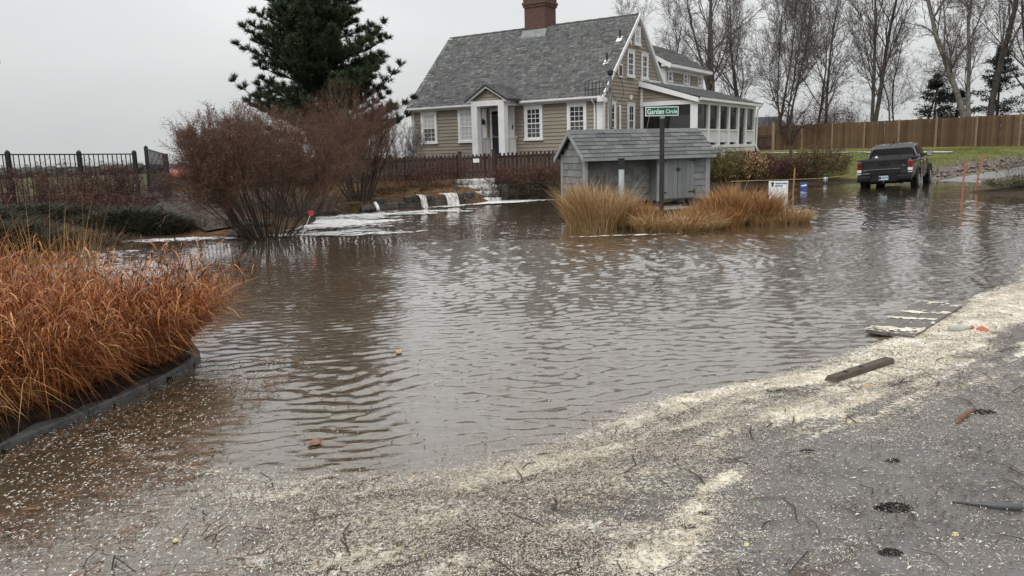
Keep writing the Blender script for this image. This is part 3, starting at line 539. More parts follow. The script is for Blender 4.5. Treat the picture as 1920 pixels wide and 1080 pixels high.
# roof: two slabs and laid shingles on the slope towards the road
for s in (1, -1):
    P = lambda y, z: (y if s == 1 else DEP-y, z); m = MB()
    m.prism([P(-.30, ZE-.06), P(HD, ZP-.08), P(HD, ZP+.005), P(-.30, ZE+.02)], 'x', -LH-.2, .13); r_ = m.build('roof', RIDGE, house)
    if s == 1: roof_front = r_
def shingle_courses(name, parent, org, ux, uy, length, slope_len, expo, wr, mat, rng, clip=None, thick=.02):
    """laminated shingles: every tab a thin wedge, laid course by course up the slope"""
    org = np.array(org, float); ux = np.array(ux, float); uy = np.array(uy, float); uy /= np.linalg.norm(uy); ux /= np.linalg.norm(ux); nn = np.cross(ux, uy)
    V = []; rows = int(slope_len/expo)
    for r in range(rows):
        x = -rng.random()*.2
        while x < length:
            w = rng.uniform(*wr); a = max(x, 0); b_ = min(x+w-.004, length); x += w
            if clip is not None:
                ok = clip(r*expo, a, b_)
                if not ok: continue
            if b_-a < .03: continue
            y0 = r*expo+rng.uniform(-.006, .006); y1 = (r+1)*expo+.03; t0 = thick*rng.uniform(.7, 2.0); t1 = .003
            for (xx, yy, h) in ((a, y0, 0), (b_, y0, 0), (b_, y1, 0), (a, y1, 0), (a, y0, t0), (b_, y0, t0), (b_, y1, t1), (a, y1, t1)):
                V.append(org+ux*xx+uy*yy+nn*h)
    V = np.array(V); o = (np.arange(len(V)//8)*8)[:, None]
    Fc = np.concatenate([o+np.array([q]) for q in ((4, 5, 6, 7), (0, 1, 5, 4), (1, 2, 6, 5), (3, 0, 4, 7))], 0)
    ob = fast(name, V, Fc, mat, parent); ob['kind'] = 'stuff'; return ob
rng = np.random.default_rng(5); SLEN = math.hypot(HD+.30, ZP-ZE)
shingle_courses('roof_shingles', house, (-LH-.22, -.33, ZE+.0), (1, 0, 0), (0, HD+.30, ZP-ZE+.0), LH+.37, SLEN-.02, .14, (.10, .30), SHINGLE, rng)
m = MB()
for k in range(36):
    x = -LH-.2+k*(LH+.33)/36
    m.prism([(HD-.16, ZP-.13), (HD, ZP+.05+.008*(k % 2)), (HD+.16, ZP-.13), (HD, ZP-.02)], 'x', x, x+(LH+.33)/36-.005)
m.build('ridge_cap', RIDGE, house)
# chimney: brick courses by material, corbelled cap, lead apron
bm_ = D.materials.new('chimney_brick'); bm_.use_nodes = True; t = bm_.node_tree; l = t.links.new; b = t.nodes['Principled BSDF']; b.inputs['Roughness'].default_value = .85
tcn = t.nodes.new('ShaderNodeTexCoord'); mpn = t.nodes.new('ShaderNodeMapping'); mpn.inputs['Rotation'].default_value = (math.pi/2, 0, 0)
br = t.nodes.new('ShaderNodeTexBrick'); br.inputs['Scale'].default_value = 4.6; br.inputs['Color1'].default_value = (.125, .055, .04, 1); br.inputs['Color2'].default_value = (.075, .036, .028, 1); br.inputs['Mortar'].default_value = (.13, .095, .08, 1); br.inputs['Mortar Size'].default_value = .012
cx_ = t.nodes.new('ShaderNodeSeparateXYZ'); cc = t.nodes.new('ShaderNodeCombineXYZ'); ad = t.nodes.new('ShaderNodeMath'); l(tcn.outputs['Object'], cx_.inputs[0]); l(cx_.outputs[0], ad.inputs[0]); l(cx_.outputs[1], ad.inputs[1]); l(ad.outputs[0], cc.inputs[0]); l(cx_.outputs[2], cc.inputs[1]); l(cc.outputs[0], br.inputs['Vector']); l(br.outputs[0], b.inputs['Base Color'])
BRICK = bm_
ch = MB(); ch.box((-6.0, 3.25, 6.6), (-4.8, 4.35, 8.80)); ch = ch.build('chimney', BRICK, house)
m = MB(); m.box((-6.05, 3.2, 8.80), (-4.75, 4.4, 8.92)); m.box((-6.09, 3.16, 8.92), (-4.71, 4.44, 9.04)); m.box((-6.04, 3.21, 9.04), (-4.76, 4.39, 9.75)); m.build('chimney_cap', BRICK, ch)
m = MB(); y0 = 3.02; zz = lambda y: ZE+SLP*(y+.25)
m.hexa([(-6.12, y0, zz(y0)+.02), (-4.68, y0, zz(y0)+.02), (-4.68, 3.27, zz(3.27)+.03), (-6.12, 3.27, zz(3.27)+.03), (-6.12, y0, zz(y0)+.05), (-4.68, y0, zz(y0)+.05), (-4.68, 3.235, zz(3.27)+.22), (-6.12, 3.235, zz(3.27)+.22)]); m.build('flashing', LEAD, ch)
for x, y in ((-.30, 2.45), (-.42, 1.35)):
    z = zz(y); vp = MB(); vp.tube([(x, y, z-.1), (x, y, z+.42)], .045, 10); vp = vp.build('vent_pipe', BLACK, house)
    m = MB(); Q8 = [(x-.13, y-.19), (x+.13, y-.19), (x+.13, y+.06), (x-.13, y+.06)]; m.hexa([(p, q, zz(q)+.03) for p, q in Q8]+[(p, q, zz(q)+.085) for p, q in Q8]); m.build('flashing', WHITE, vp)
# windows
def window(parent, plane, c, a0, a1, z0, z1, tw=.12, cols=3, style='blind', name='window', both=True, sgn=None):
    """double-hung sash window; plane 'y' looks to -y, plane 'x' to +x. Parts of the opening are sub-parts"""
    s = -1 if plane == 'y' else 1
    def B(m, p0, p1, q0, q1, d0, d1):
        if plane == 'y': m.box((p0, min(c+s*d0, c+s*d1), q0), (p1, max(c+s*d0, c+s*d1), q1))
        else: m.box((min(c+s*d0, c+s*d1), p0, q0), (max(c+s*d0, c+s*d1), p1, q1))
    m = MB(); B(m, a0, a0+tw, z0, z1, 0, .075); B(m, a1-tw, a1, z0, z1, 0, .075); B(m, a0+tw, a1-tw, z1-tw, z1, 0, .073); B(m, a0-.02, a1+.02, z1, z1+.035, 0, .095)
    wn = m.build(name, WHITE, parent)
    m = MB(); B(m, a0-.03, a1+.03, z0-.05, z0+.055, 0, .105); m.build('sill', WHITE, wn)
    i0, i1, j0, j1 = a0+tw, a1-tw, z0+.055, z1-tw; mid = (j0+j1)/2
    for k, (q0, q1, dp) in enumerate(((mid-.02, j1, .055), (j0, mid+.02, .047))):
        m = MB(); f_ = .045 if a1-a0 > .6 else .03
        B(m, i0, i0+f_, q0, q1, .03, dp); B(m, i1-f_, i1, q0, q1, .03, dp); B(m, i0+f_, i1-f_, q0, q0+f_, .03, dp-.002); B(m, i0+f_, i1-f_, q1-f_, q1, .03, dp-.002); m.build('sash', WHITE, wn)
        if cols:
            m = MB()
            for cidx in range(1, cols):
                x = i0+f_+(i1-i0-2*f_)*cidx/cols; B(m, x-.011, x+.011, q0+f_, q1-f_, .036, dp-.012)
            for rr in range(1, 3 if cols == 3 else 2):
                z = q0+f_+(q1-q0-2*f_)*rr/(3 if cols == 3 else 2); B(m, i0+f_, i1-f_, z-.011, z+.011, .036, dp-.014)
            m.build('muntins', WHITE, wn)
        m = MB(); B(m, i0+.02, i1-.02, q0+.02, q1-.02, .022, .036-.002*k); m.build('pane', BLIND if (style == 'blind' and k == 0) or style == 'pale' else (MESHP if k == 1 else GLASS), wn)
    return wn
MESHP = pm('insect_screen', [(.055, .06, .062), (.09, .095, .095)], .35, 3, vary=.2)
for a0, a1, st in ((-10.32, -9.30, 'blind'), (-7.94, -6.92, 'pale'), (-4.03, -3.04, 'dark'), (-1.73, -.74, 'dark')):
    window(house, 'y', -.02, a0, a1, 2.2, 3.74, style=st)
for a0, a1 in ((.47, 1.22), (2.53, 3.27)): window(house, 'x', .03, a0, a1, 2.2, 3.76, .10, 2, 'dark')
for a0, a1 in ((2.47, 3.22), (4.08, 4.80)): window(house, 'x', .03, a0, a1, 4.97, 6.15, .10, 2, 'pale' if a0 > 9 else 'dark')
window(house, 'x', .03, 3.24, 3.88, 6.47, 7.27, .11, 0, 'pale')
m = MB(); m.box((.03, 1.50, 4.88), (.085, 1.97, 5.48)); rw = m.build('small_window', WHITE, house)
m = MB(); m.box((.08, 1.58, 4.95), (.092, 1.89, 5.41)); m.build('pane', pm('dark_red_pane', [(.09, .03, .028), (.13, .05, .045)], .3), rw)
for y, z in ((2.77, 6.52), (2.85, 4.03)):
    m = MB(); m.box((.03, y-.07, z-.1), (.13, y+.07, z+.1)); m.build('wall_light', WHITE, house, bevel=.02)
m = MB(); m.tube([(.1, 1.62, 2.2), (.1, 1.62, 3.56), (.05, 1.62, 3.62)], .05, 8); m.build('conduit', WHITE, house)
# portico and door
PX0, PX1, PY = -6.17, -4.30, -1.2
for x in (-6.0, -4.47):
    m = MB(); m.box((x-.165, PY-.165, 1.5), (x+.165, PY+.165, 3.78)); m.build('portico_column', WHITE, house)
m = MB(); m.box((PX0, PY-.17, 3.781), (PX1, PY+.17, 4.02)); m.box((PX0, PY+.17, 3.782), (PX0+.3, -.03, 4.02)); m.box((PX1-.3, PY+.17, 3.782), (PX1, -.03, 4.02)); m.build('portico_beam', WHITE, house)
def pclip(z, zt, a0, a1):
    k = (zt-4.0)*1.5; return a0+k, a1-k
clap(house, -6.12, -4.36, 4.02, 4.58, 'y', PY-.02, -1, clip=pclip)
m = MB(); m.prism([(-6.2, 4.02), (-4.28, 4.02), (-5.24, 4.62)], 'y', PY-.015, 1.0); m.build('pediment', SIDING, house)
for s in (1, -1):
    x0 = -5.24; P = lambda x, z: (x0+s*x, z)
    m = MB(); q = [P(0, 4.60), P(1.16, 3.93), P(1.16, 4.04), P(0, 4.72)]; m.prism(q, 'y', PY-.26, PY-.10); m.build('pediment_rake', WHITE, house)
    m = MB(); q = [P(.9, 4.12), P(1.16, 3.97), P(1.16, 3.90), P(.9, 3.98)]; m.prism(q, 'y', PY-.22, PY-.0); m.build('pediment_return', WHITE, house)
    m = MB(); q = [P(0, 4.655), P(1.2, 3.955), P(1.2, 4.055), P(0, 4.76)]; m.prism(q, 'y', PY-.28, .55); pr = m.build('portico_roof', RIDGE, house)
    og = (x0+s*1.2, PY-.29, 4.06) if s == 1 else (x0-1.2, .6, 4.06)
    shingle_courses('roof_shingles', house, og, (0, s, 0), (-s*1.2, 0, .705), 1.0 if s == 1 else 1.0, 1.38, .125, (.12, .4), SHINGLE, rng) if s == 1 else shingle_courses('roof_shingles', house, (x0-1.2, -.4, 4.06), (0, -1, 0), (1.2, 0, .705), 1.08, 1.38, .125, (.12, .4), SHINGLE, rng)
m = MB(); m.box((-6.0, -.075, 1.5), (-5.9, -.02, 3.6)); m.box((-5.06, -.075, 1.5), (-4.96, -.02, 3.6)); m.box((-6.0, -.08, 3.6), (-4.96, -.02, 3.74)); m.box((-6.45, -.085, 2.35), (-6.2, -.02, 3.75)); m.box((-4.92, -.085, 1.5), (-4.6, -.02, 3.76)); m.build('door_surround', WHITE, house)
dr = MB(); dr.box((-5.9, -.06, 1.5), (-5.06, -.025, 3.40)); dr = dr.build('door', DOORM, house)
m = MB(); m.box((-5.88, -.075, 2.36), (-5.08, -.055, 2.42)); m.build('door_bar', GREYM, dr)
m = MB(); m.tube([(-5.82, -.06, 2.45), (-5.82, -.12, 2.45), (-5.74, -.12, 2.45)], .016, 6); m.build('door_handle', GREYM, dr)
m = MB(); m.box((-5.9, -.06, 3.43), (-5.06, -.03, 3.585)); m.build('transom', GLASS, dr)
lan = MB(); lan.lathe([(.03, 0), (.075, .05), (.09, .2), (.03, .27), (.012, .33)], (-6.32, -.2, 2.98), 8); lan = lan.build('wall_lantern', BLACK, house)
m = MB(); m.bar((-6.32, -.09, 3.1), (-6.32, -.2, 3.24), .02); m.build('bracket', BLACK, lan)
m = MB(); m.box((-4.72, -.10, 2.72), (-4.66, -.085, 2.92)); m.build('house_number', BLACK, house)
for x in (-6.0, -4.47):
    for i in range(7):
        y = PY+.22+i*.13
        m = MB(); m.box((x-.02, y-.02, 1.6), (x+.02, y+.02, 2.30)); m.build('baluster', WHITE, house)
    m = MB(); m.box((x-.035, PY+.165, 2.30), (x+.035, -.09, 2.36)); m.build('handrail', WHITE, house)
m = MB(); m.box((-6.3, -1.5, 1.2), (-4.15, -.02, 1.5)); m.build('porch_step', CONC, house)
# rear wing
m = MB(); m.prism([(-4.0, 3.5), (0, 3.5), (0, 5.95), (-2, 7.12), (-4, 5.95)], 'y', 7.02, 12.6); m.build('wing_wall', SIDING, house)
clap(house, 7.2, 12.5, 4.84, 5.85, 'x', .004, 1, step=.155)
clap(house, -1.6, -.1, 4.85, 6.1, 'y', 7.016, -1, step=.155, clip=lambda z, zt, a, b_: (a, min(b_, -(zt-5.95)/.585-.05 if zt > 5.9 else b_)))
for s in (1, -1):
    P = lambda x, z: (-2+s*x, z)
    m = MB(); m.prism([P(0, 7.16), P(2.42, 5.76), P(2.42, 5.86), P(0, 7.27)], 'y', 6.75, 12.85); m.build('wing_roof', RIDGE, house)
shingle_courses('roof_shingles', house, (.44, 6.73, 5.865), (0, 1, 0), (-2.42, 0, 1.41), 6.14, 2.78, .14, (.10, .30), SHINGLE, rng)
m = MB(); m.prism([(-.02, 5.72), (.48, 5.72), (.48, 5.86), (-.02, 6.02)], 'y', 6.68, 6.76); m.prism([(-2, 7.02), (.46, 5.62), (.46, 5.84), (-2, 7.25)], 'y', 6.66, 6.74); m.box((.40, 6.74, 5.68), (.50, 12.9, 5.83)); m.box((.02, 6.9, 5.66), (.40, 12.85, 5.72)); m.box((.03, 7.02, 5.52), (.06, 12.6, 5.66)); m.build('wing_cornice', WHITE, house)
m = MB(); m.box((-.2, 6.97, 4.8), (.06, 7.2, 5.66)); m.build('corner_board', WHITE, house)
m = MB(); m.box((-.1, 12.5, 4.8), (.05, 12.66, 5.66)); m.build('corner_board', WHITE, house)
for a0, a1 in ((7.36, 7.92), (9.55, 10.06), (11.75, 12.27)): window(house, 'x', .03, a0, a1, 5.02, 5.60, .085, 0, 'dark', both=False)
m = MB(); m.tube([(.1, 10.25, 4.72), (.1, 10.25, 5.45)], .05, 8); m.build('downspout', WHITE, house)
m = MB(); m.box((.0, 4.0, 4.86), (.1, 12.7, 4.96)); m.build('band_board', WHITE, house)
# side porch
XP = 2.75
m = MB(); m.prism([(-.02, 4.80), (3.08, 3.86), (3.08, 3.93), (-.02, 4.88)], 'y', 3.83, 13.95); m.build('porch_roof', RIDGE, house)
shingle_courses('roof_shingles', house, (3.10, 3.82, 3.935), (0, 1, 0), (-3.1, 0, .95), 10.15, 3.15, .14, (.15, .42), SHINGLE, rng)
m = MB(); m.prism([(-.0, 4.60), (3.0, 3.70), (3.0, 3.90), (-.0, 4.86)], 'y', 3.80, 3.92); m.build('rake_board', WHITE, house)
m = MB(); m.prism([(.02, 3.84), (2.83, 3.84), (2.83, 3.9), (.02, 4.74)], 'y', 4.06, 4.2); m.build('porch_gable', SIDING, house)
clap(house, .12, 2.75, 3.86, 4.7, 'y', 4.056, -1, clip=lambda z, zt, a, b_: (a, min(b_, (4.70-zt)/.30)), step=.155)
m = MB(); m.box((.02, 3.98, 3.64), (2.86, 4.2, 3.845)); m.box((2.62, 4.2, 3.65), (2.84, 13.5, 3.86)); m.build('porch_beam', WHITE, house)
m = MB(); m.box((2.9, 3.85, 3.80), (3.10, 14.0, 3.92)); m.build('gutter', WHITE, house)
m = MB(); m.tube([(3.0, 3.93, 3.82), (2.98, 3.95, 3.74), (2.88, 4.0, 3.60), (2.87, 4.02, 3.5), (2.87, 4.02, 1.5)], .045, 8); m.build('downspout', WHITE, house)
m = MB(); m.tube([(3.0, 13.85, 3.82), (2.9, 13.6, 3.6), (2.88, 13.56, 1.6), (2.98, 13.6, 1.35)], .045, 8); m.build('downspout', WHITE, house)
m = MB(); m.box((2.56, 4.0, 1.5), (2.83, 4.24, 3.639)); m.build('porch_column', WHITE, house)
m = MB(); m.box((.03, 4.02, 1.5), (.16, 4.2, 4.86)); m.build('porch_column', WHITE, house)
ys = [5.85, 7.37, 8.92, 10.46, 11.82, 13.4]
for y in ys:
    m = MB(); m.box((2.60, y-.12, 1.741), (2.82, y+.12, 3.648)); m.build('porch_column', WHITE, house)
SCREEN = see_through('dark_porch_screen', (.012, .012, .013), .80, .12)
PANEL = pm('white_porch_panel', [(.60, .60, .59), (.70, .70, .69)], .6, 2, vary=.08)
prv = 4.24
for k, y in enumerate(ys):
    if k != 4:
        m = MB(); m.box((2.68, prv+.001, 1.86), (2.74, y-.121, 2.44)); m.build('porch_panel', PANEL, house)
        m = MB(); m.box((2.63, prv+.001, 2.44), (2.80, y-.121, 2.51)); m.build('porch_rail', WHITE, house)
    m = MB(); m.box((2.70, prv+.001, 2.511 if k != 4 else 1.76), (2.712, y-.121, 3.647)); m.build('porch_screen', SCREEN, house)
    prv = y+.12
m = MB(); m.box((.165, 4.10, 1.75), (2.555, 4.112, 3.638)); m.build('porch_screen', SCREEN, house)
m = MB(); m.box((1.3, 4.07, 1.75), (1.36, 4.14, 3.638)); m.build('porch_mullion', BLACK, house)
m = MB(); m.box((.05, 4.05, 1.6), (2.88, 13.55, 1.74)); m.build('porch_floor', WHITE, house)
m = MB(); m.box((.05, 4.1, .9), (2.82, 13.5, 1.6)); m.build('porch_skirt', WHITE, house)
m = MB(); m.box((.05, 13.36, 1.74), (2.6, 13.42, 3.65)); m.build('porch_end_wall', SIDING, house)
def hw(x, y, z): return HC+Vector((x*math.cos(YAW)+y*math.sin(YAW), -x*math.sin(YAW)+y*math.cos(YAW), z))
LANT = pm('salmon_paper_lantern', [(.75, .30, .2), (.8, .36, .26)], .6, 4)
for k, (y, lb) in enumerate(((6.5, 'salmon round lantern hanging in the porch bay nearest the road'), (8.0, 'salmon round lantern hanging in the second porch bay from the corner column'), (11.2, 'reddish lantern hanging in the porch doorway bay near the far end'))):
    p = hw(2.5, y-.15, 3.22); t_ = thing('porch_lantern', lb, 'lantern', p, 0, 'lanterns hanging along the porch')
    m = MB(); m.lathe([(.03, -.13), (.09, -.1), (.12, 0), (.09, .1), (.03, .13)], (0, 0, 0), 12); m.build('shade', LANT, t_, smooth=True)
    m = MB(); m.tube([(0, 0, .12), (0, 0, .56)], .006, 5); m.build('cord', BLACK, t_)
# tubs against the porch skirt
for k, (y, r, hgt, c, lb) in enumerate(((7.6, .30, .34, (.05, .09, .17), 'blue tub heaped with bright green things below the porch'), (9.0, .27, .34, (.03, .04, .10), 'navy tub with dark handle standing below the porch, middle of three'), (10.9, .42, .33, (.015, .016, .02), 'wide black tub below the porch, farthest of the three'))):
    p = hw(3.35, y, 0); t_ = thing('tub', lb, 'tub', (p.x, p.y, tz(p.x, p.y)+.0), 0, 'tubs below the porch')
    cm = pm('tub_plastic_%d' % k, [c, tuple(q*1.4 for q in c)], .4, 4)
    m = MB(); m.lathe([(r*.78, 0), (r, hgt), (r*1.06, hgt), (r*1.06, hgt+.02), (r*.97, hgt+.02), (r*.95, hgt-.05), (.02, hgt-.06)], (0, 0, 0), 20); m.build('bucket', cm, t_, smooth=False)
    if k < 2:
        m = MB(); m.tube([(-r, 0, hgt), (-r*.7, .0, hgt+.18), (0, 0, hgt+.24), (r*.7, 0, hgt+.18), (r, 0, hgt)], .014, 6); m.build('handle', BLACK, t_)
    if k == 0:
        m = MB()
        for i in range(7): m.lathe([(.02, 0), (.09, .04), (.1, .1), (.04, .17)], (random.uniform(-.17, .17), random.uniform(-.17, .17), hgt-.05), 8)
        m.build('contents', pm('bright_green_plastic', [(.25, .5, .10), (.5, .6, .2), (.1, .35, .3)], .5, 4, src='island'), t_)

# ================================================================== SHED ON THE ISLAND
A_S = math.radians(24); S0 = Vector((1.93, 19.72, 0))
shed = thing('bin_shed', 'small grey shingled shed with double doors on the grassy island', 'shed', S0, A_S)
def sw_(x, y, z=0): return Vector((S0.x+x*math.cos(A_S)-y*math.sin(A_S), S0.y+x*math.sin(A_S)+y*math.cos(A_S), z))
SL, SDp, SB, SE, SR = 3.86, 1.25, .30, 1.60, 2.14; RX = 2.18; REC = .42     # length, depth, floor, eave, ridge; recess up to RX
m = MB(); m.prism([(REC, SB), (REC, SE-.02), (SDp/2, SR-.08), (SDp, SE-.02), (SDp, SB)], 'x', .03, SL-.03); m.box((RX+.03, .03, SB), (SL-.03, REC+.02, SE-.03)); m.build('wall', SHEDW, shed)
m = MB(); m.prism([(.03, SB), (.03, SE-.04), (SDp/2, SR-.09), (REC+.2, SE), (REC+.2, SB)], 'x', .0, .03); m.build('side_wall', SHEDW, shed)
def shed_shingles(plane, c, sgn, a0, a1, z0, z1, top=None):
    rg = random.Random(int(a0*100+z0*10)+9); st = .175; z = z0; row = 0
    while z < z1-.04:
        zt = min(z+st, z1); lo, hi = (a0, a1) if top is None else top(zt); x = lo-rg.random()*.1*(row % 2)
        while x < hi-.01:
            w = rg.uniform(.16, .36); p, q = max(x, lo), min(x+w, hi); x += w+.006
            if q-p < .03: continue
            d0, d1 = .022+rg.uniform(0, .006), .006; m = MB(); zb = z+rg.uniform(-.004, .004)
            if plane == 'y': m.hexa([(p, c, zb), (q, c, zb), (q, c+sgn*d0, zb), (p, c+sgn*d0, zb), (p, c, zt), (q, c, zt), (q, c+sgn*d1, zt), (p, c+sgn*d1, zt)])
            else: m.hexa([(c, p, zb), (c, q, zb), (c+sgn*d0, q, zb), (c+sgn*d0, p, zb), (c, p, zt), (c, q, zt), (c+sgn*d1, q, zt), (c+sgn*d1, p, zt)])
            m.build('shingle', SHEDW, shed)
        z = zt; row += 1
shed_shingles('y', REC-.002, -1, .04, RX, SB, SE-.06)
shed_shingles('y', .028, -1, 3.36, SL-.12, SB, SE-.05)
def gtop(zt):
    k = max(0, (zt-SE+.02)/((SR-SE)/(SDp/2))); return (.06+k, SDp-.04-k)
shed_shingles('x', -.002, -1, .06, SDp-.04, SB, SR-.14, gtop)
for lo, hi in (((-.03, -.03, SB-.02), (.05, .10, SE-.02)), ((-.03, SDp-.08, SB-.02), (.06, SDp+.03, SE-.02)), ((SL-.12, -.0, SB-.02), (SL+.03, .06, SE-.04)), ((RX, -.0, SB-.02), (RX+.07, .06, SE-.04))):
    m = MB(); m.box(lo, hi); m.build('corner_board', SHEDT, shed)
# doors with boards, strap hinges and latch
for x0, x1, hs_ in ((RX+.075, RX+.62, 1), (RX+.63, 3.35, -1)):
    dr = MB(); dr.box((x0, .0, SB+.03), (x1, .025, SE-.07)); dr = dr.build('door', SHEDD, shed); nb = 4
    for i in range(nb):
        a = x0+(x1-x0)*i/nb; m = MB(); m.box((a+.004, -.022, SB+.04), (a+(x1-x0)/nb-.004, .002, SE-.08)); m.build('door_board', SHEDD, dr)
    for z in (SB+.20, SE-.27):
        xh = x0 if hs_ == 1 else x1
        m = MB(); m.hexa([(xh, -.034, z-.028), (xh+hs_*.20, -.034, z-.008), (xh+hs_*.20, -.02, z-.008), (xh, -.02, z-.028), (xh, -.034, z+.028), (xh+hs_*.20, -.034, z+.008), (xh+hs_*.20, -.02, z+.008), (xh, -.02, z+.028)]) if hs_ == 1 else m.hexa([(xh-.20, -.034, z-.008), (xh, -.034, z-.028), (xh, -.02, z-.028), (xh-.20, -.02, z-.008), (xh-.20, -.034, z+.008), (xh, -.034, z+.028), (xh, -.02, z+.028), (xh-.20, -.02, z+.008)])
        m.box((xh-.022, -.036, z-.065), (xh+.022, -.018, z+.065)); m.build('strap_hinge', BLACK, dr)
m = MB(); m.box((RX+.60, -.05, 1.06), (RX+.66, -.02, 1.15)); m.bar((RX+.56, -.04, 1.11), (RX+.7, -.04, 1.11), .02); m.build('latch', BLACK, shed)
# roof with separate shingles
for s in (1, -1):
    P = lambda y, z: (y if s == 1 else SDp-y, z); sl = (SR-SE)/(SDp/2)
    m = MB(); m.prism([P(-.15, SE-.15*sl-.02), P(SDp/2, SR-.02), P(SDp/2, SR+.02), P(-.15, SE-.15*sl+.02)], 'x', -.13, SL+.10); m.build('roof', RIDGE, shed)
    m = MB(); m.prism([P(-.17, SE-.17*sl-.10), P(SDp/2, SR-.10), P(SDp/2, SR+.03), P(-.17, SE-.17*sl+.03)], 'x', -.165, -.13); m.build('rake_board', SHEDT, shed)
m = MB(); m.box((-.13, -.175, SE-.15*sl-.075), (SL+.1, -.15, SE-.15*sl+.01)); m.build('fascia', SHEDT, shed)
rg = random.Random(3); rl = math.hypot(SDp/2+.17, SR-SE+.17*sl); ca_, sa_ = (SDp/2+.17)/rl, (SR-SE+.17*sl)/rl
for r in range(7):
    x = -.15-rg.random()*.3
    while x < SL+.11:
        w = rg.uniform(.24, .42); a, b_ = max(x, -.15), min(x+w, SL+.12); x += w+.007
        if b_-a < .04: continue
        e = rl/7; u0, u1 = r*e+rg.uniform(-.004, .004), (r+1)*e+.02; t0 = .022+rg.uniform(0, .008)
        Q = lambda xx, u, h_: (xx, -.17+u*ca_-h_*sa_, SE-.17*sl+.025+u*sa_+h_*ca_)
        m = MB(); m.hexa([Q(a, u0, 0), Q(b_, u0, 0), Q(b_, u1, 0), Q(a, u1, 0), Q(a, u0, t0), Q(b_, u0, t0), Q(b_, u1, .006), Q(a, u1, .006)]); m.build('roof_shingle', SHEDR, shed)
for i in range(12):
    x = -.15+i*(SL+.27)/12; m = MB(); m.prism([(SDp/2-.13, SR-.06), (SDp/2, SR+.055), (SDp/2+.13, SR-.06), (SDp/2, SR+.02)], 'x', x, x+(SL+.27)/12-.006); m.build('ridge_shingle', SHEDR, shed)
for x in (.3, 1.4, 2.5, 3.6):
    for y in (.5, 1.1):
        m = MB(); m.box((x-.1, y-.1, -.2), (x+.1, y+.1, SB)); m.build('pier', CONC, shed)
m = MB(); m.box((.5, .5, .13), (3.4, .9, .17)); m.build('floor_frame', WOODB, shed)

# island pad under it
isl = thing('concrete_pad', 'pale concrete pad edge showing below the grey shed', 'slab', (0, 0, 0))
m = MB(); p = [sw_(.9, -.9), sw_(2.9, -.7), sw_(2.9, 1.2), sw_(.9, 1.2)]; m.hexa([(q.x, q.y, -.3) for q in p]+[(q.x, q.y, .135) for q in p]); m.build('slab', CONC, isl, bevel=.01)
# ---- street sign
sg = thing('street_sign', 'green street name sign with white lettering on dark post before grey shed', 'sign', (3.52, 18.0, 0), math.radians(4))
POST = pm('dark_sign_post', [(.02, .017, .016), (.045, .038, .034)], .7, 5)
m = MB(); m.box((-.045, -.045, -.3), (.045, .045, 2.335)); m.build('post', POST, sg)
m = MB(); m.box((-.05, -.03, 2.335), (.05, .03, 2.40)); m.build('bracket', LEAD, sg)
GREEN = pm('sign_green', [(.0, .10, .055), (.002, .125, .068)], .35, 3, vary=.08); SIGNW = pm('sign_white', [(.72, .76, .74), (.8, .83, .81)], .4, 3, vary=.05)
pl = MB(); pl.box((-.39, -.006, 2.395), (.375, .006, 2.60)); pl = pl.build('plate', SIGNW, sg)
m = MB(); m.box((-.372, -.0085, 2.413), (.357, -.0055, 2.582)); m.build('green_field', GREEN, pl)
def text(body, size, sx, loc, mat, parent, name='lettering', bold=.0):
    c = D.curves.new('txt', 'FONT'); c.body = body; c.size = size; c.space_character = 1.06; c.extrude = .0012; c.offset = bold; o = D.objects.new('txt', c); me = D.meshes.new_from_object(o); D.objects.remove(o)
    me.materials.clear(); me.materials.append(mat); ob = D.objects.new(name, me); COL.objects.link(ob); ob.parent = parent; ob.location = loc; ob.rotation_euler = (math.pi/2, 0, 0); ob.scale = (sx, 1, 1); return ob
text('Garden', .165, .74, (-.35, -.0105, 2.44), SIGNW, pl, bold=.003); text('Circle', .118, .88, (.075, -.0105, 2.452), SIGNW, pl, bold=.002)
# cord from sign to shed eave
e0 = Vector((3.52-.3, 17.98, 2.39)); e1 = sw_(1.55, -.18, SE-.2)
m = MB(); m.tube([e0, e0.lerp(e1, .35)+Vector((-.015, 0, -.03)), e0.lerp(e1, .7)+Vector((-.02, 0, -.03)), e1], .005, 5); tag(m.build('white_cord', SIGNW), 'thin white cord hanging from the street sign to the shed eave', 'cord')
# ---- grey pipe post with black cap
vp = thing('pipe_post', 'grey plastic pipe post with black cap before the shed', 'post', (2.72, 18.9, 0))
m = MB(); m.tube([(0, 0, -.2), (0, 0, 1.24)], .068, 16); m.build('pipe', pm('grey_pvc', [(.27, .29, .295), (.35, .37, .375)], .45, 4, vary=.15), vp, smooth=True)
m = MB(); m.lathe([(.076, 1.2), (.076, 1.43), (.07, 1.44)], (0, 0, 0), 16); m.lathe([(.095, 1.44), (.095, 1.455), (.07, 1.465)], (0, 0, 0), 16); m.build('cap', BLACK, vp)
